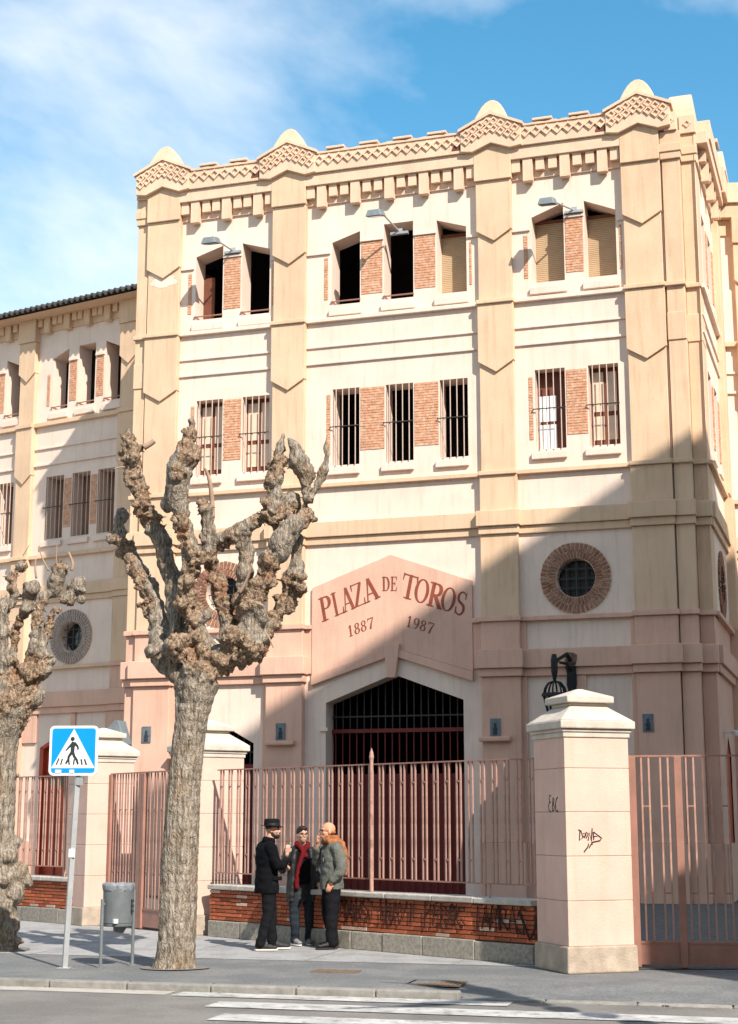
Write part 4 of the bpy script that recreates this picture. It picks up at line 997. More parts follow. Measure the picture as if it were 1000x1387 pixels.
# gates
def leaf_gate(A, B, label, z1=2.50, splits=(0, 1), pitch=.20, posts=(), panel=.24):
    a, ln = line_frame(A, B)
    w = thing('metal_gate', label, 'gate', (A.x, A.y, 0), a)
    y = 0
    for p in posts:
        m_ = MB(); m_.box(p - .045, p + .045, y - .045, y + .045, .02, z1); m_.build('stile', 'terracotta_paint', w, bevel=.006)
    m_ = MB(); m_.box(0, ln, y - .018, y + .018, z1 + .001, z1 + .022); m_.build('top_rail', 'terracotta_paint', w)
    edges = sorted(posts)
    for i in range(len(edges) - 1):
        p, q = edges[i] + .0455, edges[i + 1] - .0455
        m_ = MB(); m_.box(p, q, y - .012, y + .012, .05, .05 + panel); m_.build('kick_panel', 'terracotta_paint', w)
        m_ = MB(); m_.box(p, q, y - .02, y + .02, 0.0505 + panel, .08 + panel); m_.build('bottom_rail', 'terracotta_paint', w)
        n = max(1, int((q - p) / pitch)); sp = MB()
        for k in range(n):
            x = p + (q - p) * (k + .5) / n
            for d in (-.045, .045): share('bar', BAR, w, (x + d, y, .081 + panel), (0, 0, 0), (1, 1, z1 - .082 - panel))
            for z in (z1 - .60, .081 + panel + .55): sp.box(x - .034, x + .034, y - .009, y + .009, z, z + .018)
        sp.build('spacer', 'terracotta_paint', w, stuff=True)
    return w
GA = Vector((3.17, 19.25)); GB = Vector((6.2, 18.75))
leaf_gate(GA, GB, 'terracotta metal gate of paired bars right of the tagged pillar', posts=(.05, .60, 2.9))
MA = P1 + PU * (PW * .5); MBp = P2 + PV * (PW * .5)
mg = leaf_gate(MA, MBp, 'terracotta metal gate of paired bars behind the litter bin', posts=(.05, 1.15, 1.25, (MBp - MA).length - .05), panel=.26)
m_ = MB()
for i, st in enumerate([[(.0, .0), (.12, .2), (.2, .02)], [(.03, .22), (.22, .0)], [(.16, .22), (.30, .05), (.36, .24)]]): m_.ribbon([(x + .62, z + .12) for x, z in st], .014, -.0155 - .0006 * i, -.0125)
m_.build('graffiti', 'spray_pale', mg)

# ------------------------------------------------------------------ crossing sign
base = gnd(87, 1312); sy = base.y
top_c = at_y(100, 1017, sy)
sg = thing('crossing_sign', 'blue square pedestrian crossing sign on a slim galvanised pole', 'road sign', (base.x, sy, 0), math.radians(-4))
d_ = sy / math.cos(PITCH) / FPX
lean = .035
m_ = MB()
m_.tube([(0, .02, 0), (0.085, .02, 2.62)], .042, 4); m_.build('pole', 'galv', sg)
m_ = MB(); m_.box(-.08, .08, -.06, .10, 0, .012); m_.build('foot_plate', 'galv', sg, bevel=.004)
W = 67 * sy / 2141 / 2; cx = (top_c.x - base.x) + .01; cz = top_c.z
def rrect(w, r, n=6):
    out = []
    for (sx, sz, a) in ((1, 1, 0), (-1, 1, 90), (-1, -1, 180), (1, -1, 270)):
        for k in range(n + 1):
            t_ = math.radians(a + 90 * k / n); out.append((cx + sx * (w - r) + r * math.cos(t_), cz + sz * (w - r) + r * math.sin(t_)))
    return out
m_ = MB(); m_.prism(rrect(W, .06), -.050, -.025); brd = m_.build('board', 'sign_white', sg)
m_ = MB(); m_.prism(rrect(W - .03, .035), -.053, -.0505); m_.build('blue_field', 'sign_blue', brd)
U = W - .03
m_ = MB(); m_.prism([(cx - U * .99, cz - U * .78), (cx + U * .99, cz - U * .78), (cx, cz + U * .97)], -.0555, -.0535); m_.build('triangle', 'sign_white', brd)
m_ = MB()
S2 = lambda x, z: (cx + (x - 470) / 350 * U, cz + (515 - z) / 350 * U)
m_.prism([(S2(452, 333)[0] + .0265 * math.cos(2 * PI * k / 16), S2(452, 333)[1] + .0265 * math.sin(2 * PI * k / 16)) for k in range(16)], -.058, -.056)
def pl(pts, w, i): m_.ribbon([S2(*p) for p in pts], [q / 350 * U for q in (w if hasattr(w, '__len__') else [w] * len(pts))], -.0582 - .0003 * i, -.056)
pl([(474, 380), (458, 470), (455, 560)], [36, 32, 30], 1); pl([(450, 405), (400, 460), (348, 515)], [22, 16, 10], 2); pl([(490, 400), (540, 455), (545, 500)], [20, 16, 13], 3)
pl([(448, 540), (400, 610), (395, 650), (355, 720)], [24, 20, 18, 14], 4); pl([(462, 540), (490, 610), (530, 660), (552, 730)], [24, 20, 18, 14], 5)
for i, (a, b) in enumerate((((245, 635), (203, 735)), ((300, 640), (275, 735)), ((400, 640), (412, 735)), ((490, 650), (482, 735)), ((600, 650), (618, 735)), ((655, 648), (688, 740)))): pl([a, b], 11, 6 + i)
m_.build('walking_figure', 'sign_black', brd)
for (x0, x1) in ((190, 285), (420, 492)):
    m_ = MB(); a, b = S2(x0, 868), S2(x1, 815); m_.box(a[0], b[0], -.0585, -.0536, a[1], b[1]); m_.build('sticker', 'sign_white', brd)
m_ = MB(); m_.box(.045 - .035, .045 + .04, -.027, -.019, 1.30, 1.40); m_.build('sticker', 'sign_white', sg)
m_ = MB(); m_.box(.078 - .01, .078 + .075, -.026, .02, 2.16, 2.26); m_.build('clamp', 'galv', sg)

# ------------------------------------------------------------------ litter bin on two posts
ba, bb = gnd(136, 1311), gnd(179, 1308)
bn = thing('litter_bin', 'grey round litter bin hung between two posts, bag folded over its rim', 'litter bin', ((ba.x + bb.x) / 2, (ba.y + bb.y) / 2, 0), math.atan2(bb.y - ba.y, bb.x - ba.x))
hw = (bb - ba).length / 2; SB = 0.00905
for s_ in (-1, 1):
    m_ = MB(); m_.tube([(s_ * hw, 0, 0), (s_ * hw, 0, .80 if s_ < 0 else .90)], .021, 10); po = m_.build('post', 'bin_pole', bn, smooth=False)
    m_ = MB(); m_.tube([(s_ * hw, 0, 0), (s_ * hw, 0, .012)], .06, 12); m_.build('foot', 'bin_pole', po)
    m_ = MB(); m_.tube([(s_ * hw, 0, .74), (s_ * (hw - .03), 0, .74)], .018, 8); m_.build('pivot', 'bin_pole', po)
R_ = hw - .035
m_ = MB(); m_.tube([(0, 0, .475), (0, 0, .48), (0, 0, .50), (0, 0, .96), (0, 0, .965)], [R_ * .90, R_ * .95, R_ * .97, R_, R_], 32); m_.build('drum', 'bin_grey', bn)
for z in (.52, .90):
    m_ = MB(); m_.tube([(0, 0, z), (0, 0, z + .018)], R_ * 1.008, 32); m_.build('band', 'bin_grey', bn)
m_ = MB(); nn = 40; prof = [(1.015, .895), (1.035, .92), (1.045, .955), (1.02, .985), (.95, .985), (.90, .93)]; vv = []
for (r_, z) in prof:
    for k in range(nn):
        t_ = 2 * PI * k / nn; j = noise.noise(Vector((math.cos(t_) * 4, math.sin(t_) * 4, z * 9))) * .035
        vv.append(((r_ * R_ + j * .6) * math.cos(t_), (r_ * R_ + j * .6) * math.sin(t_), z + j * (1.2 if r_ > 1.01 and z < .9 else .5)))
m_.add(vv, [(i * nn + k, i * nn + (k + 1) % nn, (i + 1) * nn + (k + 1) % nn, (i + 1) * nn + k) for i in range(len(prof) - 1) for k in range(nn)]); m_.build('bag', 'bin_bag', bn, smooth=True, recalc=False)
m_ = MB()
for k, z in enumerate((.76, .70, .64)): m_ = MB(); m_.box(.075, .105, -R_ - .004, -R_ + .02, z, z + .035); m_.build('mark', 'sign_black', bn)
m_ = MB(); m_.box(-.15, -.10, -R_ + .015, -R_ + .06, .52, .57); m_.build('sticker', 'sign_white', bn)
m_ = MB(); m_.tube([(.03, .03, .40), (.05, .03, .475)], [.06, .09], 12); m_.build('latch', 'bin_pole', bn)

# ------------------------------------------------------------------ lamps on the facade
def facade_flood(px, py, label, mx, mz, tone='flood_metal'):
    s, z = fac(px, py, .85)
    base_ = FP + FD * s + FN * .85
    t_ = thing('floodlight', label, 'floodlight', (FP.x, FP.y, 0), -FA, 'floodlights on arms at the top windows')
    hx = -s; hy = -.85
    m_ = MB(); v = []
    for (x, y, z_) in ((-.20, -.16, -.10), (.20, -.16, -.10), (.24, .16, -.02), (-.16, .16, -.02), (-.15, -.12, .08), (.15, -.12, .08), (.18, .13, .13), (-.11, .13, .13)): v.append((hx + x, hy + y, z + z_))
    m_.add(v, [(0, 3, 2, 1), (4, 5, 6, 7), (0, 1, 5, 4), (1, 2, 6, 5), (2, 3, 7, 6), (3, 0, 4, 7)]); hd = m_.build('head', tone, t_, bevel=.02)
    m_ = MB(); m_.add([(hx + x * .9, hy + y * .9, z + z_ - .012) for (x, y, z_) in ((-.20, -.16, -.10), (.20, -.16, -.10), (.24, .16, -.02), (-.16, .16, -.02))], [(0, 1, 2, 3)]); m_.build('lens', 'lens_glass', hd)
    sm, zm = mx, mz
    m_ = MB(); m_.tube([(hx + .16, hy + .1, z + .03), (-sm, -.06, zm)], .022, 8); m_.build('arm', 'galv', t_)
    m_ = MB(); m_.box(-sm - .22, -sm + .22, -.10, -.002, zm - .07, zm - .01); m_.build('bracket', 'galv', t_)
    m_ = MB(); m_.box(-sm - .05, -sm + .08, -.09, -.055, zm - .009, zm + .07); m_.build('junction_box', 'lens_glass', t_)
facade_flood(285, 327, 'grey floodlight on an arm over the top windows nearest the corrugated roof', 9.98, 15.74)
facade_flood(508, 290, 'grey floodlight on an arm over the three top windows above the sign', 5.62, 15.72)
facade_flood(741, 274, 'grey floodlight on an arm over the shuttered pair of top windows', 1.36, 15.74)

# floodlight box above the first pillar
fp_ = at_y(161, 995, P1.y + 1.0)
t_ = thing('floodlight', 'blue grey box floodlight tilted on top of the pillar behind the crossing sign', 'floodlight', (fp_.x, fp_.y, fp_.z), math.radians(-20))
m_ = MB(); m_.add([(-.22, -.14, .06), (-.02, -.14, .24), (.06, -.14, .24), (.20, -.14, -.18), (.10, -.14, -.26), (-.06, -.14, .02)], [(0, 5, 4, 3, 2, 1)])
q = list(m_.v); m_.add([(x, .14, z) for x, _, z in q], [tuple(range(6))]); m_.f += [(i, (i + 1) % 6, (i + 1) % 6 + 6, i + 6) for i in range(6)]
m_.build('housing', 'flood_metal', t_, bevel=.015)
m_ = MB(); m_.tube([(.12, 0, -.2), (.16, 0, -.34), (.10, 0, -.40)], .02, 8); m_.build('bracket', 'galv', t_)

# wrought iron lantern on its wall bracket
s_l, z_l = fac(752, 942, .75); s_b, z_b = fac(772, 905, .20)
lt = thing('wall_lantern', 'black wrought iron lantern hanging from a scrolled wall bracket above the capped pillar', 'lantern', (FP.x, FP.y, 0), -FA)
lx, ly = -s_l, -.75
m_ = MB(); m_.prism([(-s_b + x, z_b + z) for x, z in ((-.02, -.62), (.08, -.55), (.13, -.30), (.12, 0), (.17, .14), (.19, .30), (.10, .36), (-.02, .38), (-.12, .30), (-.14, .12), (-.08, -.1), (-.09, -.36))], -.16, -.06); m_.build('back_plate', 'black_iron', lt, bevel=.02)
m_ = MB(); m_.tube([(-s_b, -.14, z_b + .18), (-s_b - .04, -.30, z_b + .30), (lx + .06, ly + .15, z_b + .16), (lx, ly, z_b + .02)], [.05, .045, .04, .045], 8)
m_.tube([(-s_b, -.14, z_b - .05), (-s_b - .03, -.34, z_b + .08), (lx + .08, ly + .22, z_b + .10)], .032, 8); m_.tube([(lx, ly, z_b + .26), (lx, ly, z_b + .14), (lx, ly, z_b - .12), (lx, ly, z_l + .30)], [.05, .075, .075, .03], 8); m_.build('bracket', 'black_iron', lt)
m_ = MB()
for k in range(8):
    a = 2 * PI * k / 8; m_.tube([(lx, ly, z_l + .31), (lx + .14 * math.cos(a), ly + .14 * math.sin(a), z_l + .27), (lx + .22 * math.cos(a), ly + .22 * math.sin(a), z_l + .16), (lx + .25 * math.cos(a), ly + .25 * math.sin(a), z_l + .02)], .02, 6)
m_.build('crown', 'black_iron', lt)
m_ = MB(); m_.tube([(lx, ly, z_l - .02), (lx, ly, z_l + .05)], [.30, .28], 8); m_.tube([(lx, ly, z_l - .50), (lx, ly, z_l - .46)], [.14, .15], 8)
for k in range(8):
    a = 2 * PI * (k + .5) / 8; m_.tube([(lx + .25 * math.cos(a), ly + .25 * math.sin(a), z_l - .02), (lx + .14 * math.cos(a), ly + .14 * math.sin(a), z_l - .47)], .02, 6)
m_.build('frame', 'black_iron', lt)
m_ = MB(); m_.tube([(lx, ly, z_l - .455), (lx, ly, z_l - .025)], [.12, .215], 8); m_.build('pane', 'lens_glass', lt)

# small white camera on the flank
s_c = FP + FD * (-1.75) - FN * 1.2
t_ = thing('security_camera', 'small white security camera bracket on the shaded flank wall', 'camera', (s_c.x, s_c.y, 3.62), -FA)
m_ = MB(); m_.box(-.30, -.02, -.03, .03, -.02, .02); m_.build('arm', 'sign_white', t_); m_ = MB(); m_.box(-.05, .07, -.22, .12, -.07, .05); m_.build('body', 'sign_white', t_, bevel=.01); m_ = MB(); m_.box(-.14, -.08, -.1, .1, .03, .07); m_.build('bracket', 'sign_white', t_)

# ------------------------------------------------------------------ pollarded plane trees
def catmull(P, n=4):
    out = []
    for i in range(len(P) - 1):
        a, b, c, d = P[max(i - 1, 0)], P[i], P[i + 1], P[min(i + 2, len(P) - 1)]
        for k in range(n):
            t = k / n
            out.append(tuple(.5 * ((2 * b[j]) + (-a[j] + c[j]) * t + (2 * a[j] - 5 * b[j] + 4 * c[j] - d[j]) * t * t + (-a[j] + 3 * b[j] - 3 * c[j] + d[j]) * t ** 3) for j in range(len(b))))
    out.append(tuple(P[-1])); return out
def tree(name, label, base, y0, trunk, limbs, knobs, twigs, voxel, seed, burl_z, z_ground=0.0):
    rnd = random.Random(seed)
    px_m = y0 / math.cos(PITCH) / FPX * 1.0
    root = thing(name, label, 'tree', (base.x, base.y, 0), 0, 'pollarded plane trees on the pavement')
    org = Vector((base.x, base.y, 0))
    mb_ = MB(); anchors = []
    def W3D(px, py, dy): return at_y(px, py, y0 + dy) - org
    def chain(nodes, knobby):
        pts = catmull([(*W3D(px, py, dy), r * px_m * (.90 if knobby else .95)) for px, py, r, dy in nodes], 6)
        last = None
        for (x, y, z, r) in pts:
            if last and (Vector((x, y, z)) - last).length < r * .33: continue
            last = Vector((x, y, z))
            if knobby:
                rr = r * rnd.uniform(.86, 1.10)
                j = Vector((rnd.uniform(-1, 1), rnd.uniform(-1, 1), rnd.uniform(-1, 1))) * r * .12
                ball(mb_, last + j, rr, ICO2)
                if rnd.random() < .7:
                    q = Vector((rnd.gauss(0, 1), rnd.gauss(0, 1), rnd.gauss(0, .8))).normalized()
                    ball(mb_, last + q * r * .78, r * rnd.uniform(.28, .48), ICO2)
                anchors.append((last, r))
            else: ball(mb_, last, r, ICO3)
    chain(trunk, False)
    for l_ in limbs: chain(l_, True)
    for (px, py, r, dy) in knobs:
        c = W3D(px, py, dy); R = r * px_m; ball(mb_, c, R * .88, ICO2); anchors.append((c, R))
        for _ in range(9):
            q = Vector((rnd.gauss(0, 1), rnd.gauss(0, 1), rnd.gauss(0, 1))).normalized(); ball(mb_, c + q * R * .72, R * rnd.uniform(.25, .46), ICO2)
    me = remesh(mb_, voxel, 1)
    me.calc_loop_triangles() if hasattr(me, 'calc_loop_triangles') else None
    nv = len(me.vertices); flat = [0.0] * (nv * 3); nf = [0.0] * (nv * 3)
    me.vertices.foreach_get('co', flat); me.vertices.foreach_get('normal', nf)
    nn_ = noise.noise; vo = noise.voronoi
    for i in range(nv):
        p = Vector(flat[3 * i:3 * i + 3])
        k = min(1, max(0, (p.z - burl_z + .5) / .6))
        if seed == 2: k = max(k, min(1, max(0, (1.35 - p.z) / .3)) * (1 if p.x > .02 else .5))
        d = nn_(Vector((p.x * 15, p.y * 15, p.z * 2.2))) * .012 + nn_(Vector((p.x * 34, p.y * 34, p.z * 5))) * .007
        if k > 0:
            wts = max(0, min(1, .50 + 2.4 * nn_(p * 1.9 + Vector((seed, 0, 0)))))
            f1 = vo(p * 7.0 + Vector((0, 0, nn_(p * 5) * .8)))[0]; f2 = vo(p * 19)[0]
            w2 = wts * wts * (3 - 2 * wts)
            d = d * (1 - .4 * k) + k * (nn_(p * 4.5) * .040 + (.45 - f1[0]) * .135 * (.12 + .88 * w2) + (.4 - f2[0]) * .036 * w2 + nn_(p * 30) * .012 * (.3 + w2))
        for q in range(3): flat[3 * i + q] += nf[3 * i + q] * d
    me.vertices.foreach_set('co', flat)
    me.update()
    trunk_o = link('trunk', me, 'bark', root, smooth=True)
    me.materials.append(M['bark_pale'])
    for pgn in me.polygons:
        c = pgn.center
        k = (c.z - burl_z) / .5
        if k > 0 and noise.noise(c * 1.9 + Vector((seed, 0, 0))) > 0: pgn.material_index = 1
    # curled bark flakes and short spurs over the burls
    sp = MB(); polys = [p for p in me.polygons if p.material_index == 1]
    for _ in range(700 if seed == 1 else 500):
        if not polys: break
        pg = rnd.choice(polys); n = pg.normal; c = pg.center
        d = (n + Vector((rnd.gauss(0, .6), rnd.gauss(0, .6), rnd.gauss(.1, .5)))).normalized(); ln = rnd.uniform(.015, .050) * (1.8 if rnd.random() < .06 else 1)
        a = d.cross(Vector((rnd.random(), rnd.random(), rnd.random() + .1))).normalized() * rnd.uniform(.006, .018); b = d.cross(a).normalized() * .006
        tip = c + d * ln + a * rnd.uniform(-.5, .5)
        sp.add([c - a - n * .01, c + b - n * .01, c + a - n * .01, tip + a * .35, tip - a * .3 + n * .006], [(0, 1, 4), (1, 2, 3, 4), (0, 4, 3, 2), (0, 2, 1)])
    sp.build('bark_flakes', 'bark_pale', trunk_o, stuff=True, recalc=False)
    for tw in twigs:
        pts = catmull([(*W3D(px, py, dy), r * px_m) for px, py, r, dy in tw], 4)
        m_ = MB(); m_.tube([p[:3] for p in pts], [p[3] for p in pts], 7); m_.build('twig', 'twig', root, smooth=True)
    return root
zz = lambda x, y, r, dy=0.0: (130 + x / 3.03, 560 + y / 3.03, r / 3.03, dy)
trunk = [(236, 1322, 33, 0), (237, 1308, 28.5, 0), (240, 1265, 26, 0), (242.5, 1190, 26, 0), (246.5, 1120, 24.5, 0), (250, 1062, 22.8, 0), (255, 1006, 22.5, 0), (261, 964, 25, 0), (266, 925, 31, 0)]
limbs = [
    [zz(425, 1120, 68), zz(345, 1060, 60, .1), zz(280, 980, 64, .25), zz(255, 850, 56, .45), zz(205, 705, 50, .62), zz(145, 595, 42, .75), zz(95, 505, 36, .85), zz(100, 440, 30, .88), zz(118, 400, 22, .9)],
    [zz(340, 960, 60, .1), zz(335, 860, 48, .2), zz(325, 750, 44, .28), zz(295, 630, 46, .34), zz(252, 490, 46, .38), zz(205, 385, 46, .36), zz(162, 285, 46, .34), zz(152, 190, 44, .33), zz(140, 110, 32, .33), zz(138, 72, 17, .33)],
    [zz(430, 1010, 80), zz(405, 860, 52, -.05), zz(375, 720, 46, -.1), zz(392, 620, 48, -.1), zz(382, 545, 44, -.1), zz(348, 440, 50, -.08), zz(330, 335, 54, -.06), zz(350, 235, 64, -.05), zz(380, 140, 48, -.05), zz(395, 60, 20, -.05), zz(393, 32, 9, -.05)],
    [zz(560, 960, 55, .15), zz(545, 850, 44, .2), zz(500, 710, 38, .2), zz(468, 610, 36, .18), zz(462, 530, 34, .15), zz(462, 460, 28, .12), zz(445, 405, 36, .1), zz(436, 360, 20, .1)],
    [zz(400, 600, 34, -.05), zz(450, 590, 30, .05), zz(510, 525, 34, .05), zz(590, 490, 48, 0), zz(655, 440, 34, -.02), zz(715, 415, 46, -.05), zz(732, 320, 42, -.05), zz(738, 245, 40, -.05), zz(756, 155, 28, -.05), zz(770, 88, 12, -.05)],
    [zz(600, 500, 38, .02), zz(615, 600, 38, .05), zz(602, 690, 32, .06), zz(592, 770, 30, .05), zz(608, 860, 34, .02), zz(620, 930, 50, 0)],
    [zz(600, 980, 70, -.05), zz(640, 880, 62, -.1), zz(640, 780, 56, -.14), zz(690, 680, 46, -.18), zz(735, 580, 52, -.2), zz(800, 480, 52, -.2), zz(850, 425, 42, -.2), zz(880, 405, 24, -.2)],
    [zz(800, 470, 40, -.1), zz(810, 390, 42, 0), zz(795, 335, 30, .02)],
    [zz(845, 420, 30, -.18), zz(858, 335, 24, -.16), zz(862, 262, 40, -.15), zz(828, 172, 40, -.15), zz(796, 108, 15, -.15)],
    [zz(640, 960, 62, .05), zz(690, 890, 46, .1), zz(762, 800, 44, .12), zz(812, 690, 48, .12), zz(822, 590, 28, .12), zz(830, 520, 24, .1)],
    [zz(835, 425, 24, -.22), zz(862, 365, 20, -.24), zz(890, 335, 17, -.25), zz(916, 285, 22, -.26), zz(932, 240, 21, -.26), zz(948, 185, 14, -.26), zz(944, 130, 8, -.26), zz(946, 95, 6, -.26)],
    [zz(690, 700, 24, -.25), zz(665, 780, 30, -.26), zz(680, 860, 34, -.2)],
]
knobs = [zz(328, 962, 56, -.2), zz(395, 1050, 50, -.2), zz(640, 950, 66, -.18), zz(360, 790, 44, -.15), zz(375, 700, 48, -.15), zz(545, 920, 54, -.2), zz(228, 975, 34, 0), zz(700, 905, 34, 0), zz(450, 830, 26, -.1), zz(520, 1010, 70, -.05),
         zz(440, 1075, 58, -.1), zz(575, 990, 58, .05), zz(322, 1015, 48, .05), zz(820, 700, 46, .05), zz(860, 430, 40, -.1), zz(345, 240, 52, -.15), zz(300, 370, 34, 0), zz(180, 380, 36, .2), zz(200, 400, 40, .3), zz(410, 590, 44, -.15), zz(730, 440, 36, -.1), zz(185, 790, 24, .5), zz(60, 510, 22, .85)]
twigs = [[zz(478, 430, 11, .1), zz(476, 350, 10, .1), zz(468, 280, 9, .1), zz(455, 240, 7, .1), zz(444, 222, 4, .1)],
         [zz(196, 140, 14, .3), zz(225, 124, 12, .3), zz(240, 112, 11, .3)], [zz(590, 740, 8, -.1), zz(620, 680, 6, -.15), zz(640, 615, 3, -.2)], [zz(120, 200, 4, .3), zz(95, 190, 3, .28), zz(92, 182, 2, .27)], [zz(118, 220, 4, .3), zz(90, 222, 3, .28), zz(75, 228, 2, .27)], [zz(690, 890, 5, -.1), zz(715, 930, 4, -.12), zz(728, 962, 2, -.12)]]
tb = at_y(236, 1313, 19.25); tb.z = 0
tree('plane_tree', 'pollarded plane tree with knobbly bare limbs, grey trunk beside the litter bin', tb, 19.25, trunk, limbs, knobs, twigs, .017, 1, 3.35)
yy = lambda x, y, r, dy=0.0: (x / 5.777, 740 + y / 5.777, r / 5.777, dy)
trunk = [(-10, 1296, 38, 0), (-8, 1283, 33, 0), (-7, 1200, 28, 0), (-4, 1100, 25, 0), (-1, 1010, 25, 0), (6, 970, 34, 0), (12, 940, 40, 0)]
limbs = [[yy(60, 1150, 120), yy(40, 960, 80, -.1), yy(20, 800, 62, -.15), yy(15, 660, 55, -.2), yy(20, 480, 55, -.2)],
         [yy(160, 1050, 90), yy(110, 900, 50, .1), yy(110, 760, 34, .15), yy(130, 640, 34, .15), yy(195, 500, 56, .1), yy(240, 360, 66, .1), yy(265, 300, 50, .1)],
         [yy(240, 1060, 80), yy(240, 900, 48, -.05), yy(262, 760, 38, -.1), yy(290, 610, 38, -.1), yy(300, 520, 36, -.1), yy(340, 400, 50, -.05), yy(400, 370, 50, 0), yy(450, 260, 80, 0), yy(480, 200, 60, 0)],
         [yy(430, 480, 28, .1), yy(400, 560, 34, .1), yy(370, 640, 40, .05), yy(340, 760, 50, 0), yy(330, 900, 70, 0), yy(260, 1050, 80, 0)],
         [yy(60, 480, 55, .1), yy(110, 390, 46, .1), yy(100, 260, 44, .12), yy(150, 165, 40, .12), yy(205, 130, 20, .12)]]
knobs = [yy(130, 1260, 130, -.1), yy(250, 1190, 90, -.05), yy(50, 1150, 110, 0), yy(200, 1010, 90, -.1), yy(330, 970, 80, 0), yy(90, 910, 60, -.15), yy(400, 900, 46, 0), yy(610, 310, 88, 0), yy(540, 400, 56, 0), yy(470, 190, 70, -.05), yy(240, 330, 66, 0), yy(210, 500, 58, 0), yy(30, 440, 60, -.1), yy(310, 1150, 50, 0), yy(470, 510, 30, 0), yy(640, 420, 36, 0)]
kk = lambda x, y, r, dy=0.0: (x / 3.584, 1000 + y / 3.584, r / 3.584, dy)
knobs += [kk(75, 505, 34, 0), kk(45, 575, 52, -.1), kk(95, 650, 50, 0), kk(135, 690, 34, 0), kk(70, 755, 60, -.05), kk(60, 900, 44, -.05), kk(50, 985, 52, -.05), kk(20, 690, 60, -.12), kk(90, 985, 26, 0), kk(20, 830, 50, -.12), kk(85, 180, 14, 0)]
twigs = [[yy(380, 190, 8, .05), yy(340, 110, 6, .05), yy(298, 0, 3, .05)], [yy(438, 160, 6, .0), yy(442, 60, 4, .0), yy(446, -10, 2, 0)], [yy(560, 190, 14, 0), yy(570, 140, 12, 0), yy(555, 90, 10, 0), yy(538, 45, 7, 0)], [yy(285, 250, 10, .05), yy(276, 170, 8, .05), yy(280, 95, 5, .05)], [yy(178, 75, 5, .1), yy(205, 30, 4, .1), yy(232, -12, 2, .1)]]
tb2 = at_y(-8, 1288, 21.9); tb2.z = 0
tree('plane_tree', 'pollarded plane tree with swollen burls round its foot, left of the crossing sign', tb2, 21.9, trunk, limbs, knobs, twigs, .02, 2, 3.0)
for c, r in ((tb, .42), (tb2, .50)):
    m_ = MB(); n = 26; ring = [(c.x + r * (1 + .12 * noise.noise(Vector((math.cos(2 * PI * k / n) * 2, math.sin(2 * PI * k / n) * 2, c.x)))) * math.cos(2 * PI * k / n), c.y + r * .8 * math.sin(2 * PI * k / n), .013) for k in range(n)]
    m_.add(ring, [tuple(range(n))]); structure(m_.build('tree_pit', 'soil', recalc=False))

# ------------------------------------------------------------------ people
def capsule(mb_, p0, r0, p1, r1, n=14):
    p0, p1 = Vector(p0), Vector(p1); ball(mb_, p0, r0, ICO2); ball(mb_, p1, r1, ICO2); mb_.tube([p0, p1], [r0, r1], n)
def chainc(mb_, pts):
    for a, b in zip(pts[:-1], pts[1:]): capsule(mb_, a[0], a[1], b[0], b[1])
def loft(mb_, rings, n=24):      # rings: (x, y, z, half depth, half width)
    v = []
    for (x, y, z, a, b) in rings:
        for k in range(n):
            t_ = 2 * PI * k / n; v.append((x + a * math.cos(t_), y + b * math.sin(t_), z))
    f = [(i * n + k, i * n + (k + 1) % n, (i + 1) * n + (k + 1) % n, (i + 1) * n + k) for i in range(len(rings) - 1) for k in range(n)]
    f += [tuple(range(n - 1, -1, -1)), tuple(range((len(rings) - 1) * n, len(rings) * n))]; mb_.add(v, f)
def wrinkle(me, amp, sc=(9, 9, 20), seed=0):
    for v in me.vertices:
        p = v.co; v.co = p + v.normal * (noise.noise(Vector((p.x * sc[0] + seed, p.y * sc[1], p.z * sc[2]))) * amp + noise.noise(p * 45) * amp * .25)
    me.update()
def cloth(name, mb_, m, par, voxel=.012, amp=.008, sc=(8, 8, 17), seed=0, sm=2):
    me = remesh(mb_, voxel, sm); wrinkle(me, amp, sc, seed); return link(name, me, m, par, smooth=True)
def hand(mb_, wrist, fwd, up, curl=.7, side=1, k=1.0):
    wrist, fwd, up = Vector(wrist), Vector(fwd).normalized(), Vector(up).normalized(); lat = fwd.cross(up).normalized() * side; up = lat.cross(fwd).normalized() * side
    palm = wrist + fwd * .045 * k
    for j in range(4):
        o = (j - 1.5) * .019 * k; ball(mb_, palm + lat * o, (.016 * k,) * 3, ICO2); capsule(mb_, wrist + lat * o * .5, .017 * k, wrist + fwd * .085 * k + lat * o, .0115 * k, 10)
        ln = (.062, .074, .070, .054)[j] * k; b = wrist + fwd * .09 * k + lat * o
        d1 = (fwd * math.cos(curl * .6) - up * math.sin(curl * .6)); d2 = (fwd * math.cos(curl * 1.6) - up * math.sin(curl * 1.6)); d3 = (fwd * math.cos(curl * 2.3) - up * math.sin(curl * 2.3))
        q1 = b + d1 * ln * .45; q2 = q1 + d2 * ln * .32; q3 = q2 + d3 * ln * .25
        chainc(mb_, [(b, .0098 * k), (q1, .0092 * k), (q2, .0086 * k), (q3, .0078 * k)])
    t0 = wrist + fwd * .025 * k - lat * .028 * k; t1 = t0 + (fwd * .7 - lat * .7 - up * .2).normalized() * .035 * k; t2 = t1 + (fwd - up * .5).normalized() * .03 * k
    chainc(mb_, [(t0, .013 * k), (t1, .011 * k), (t2, .009 * k)])
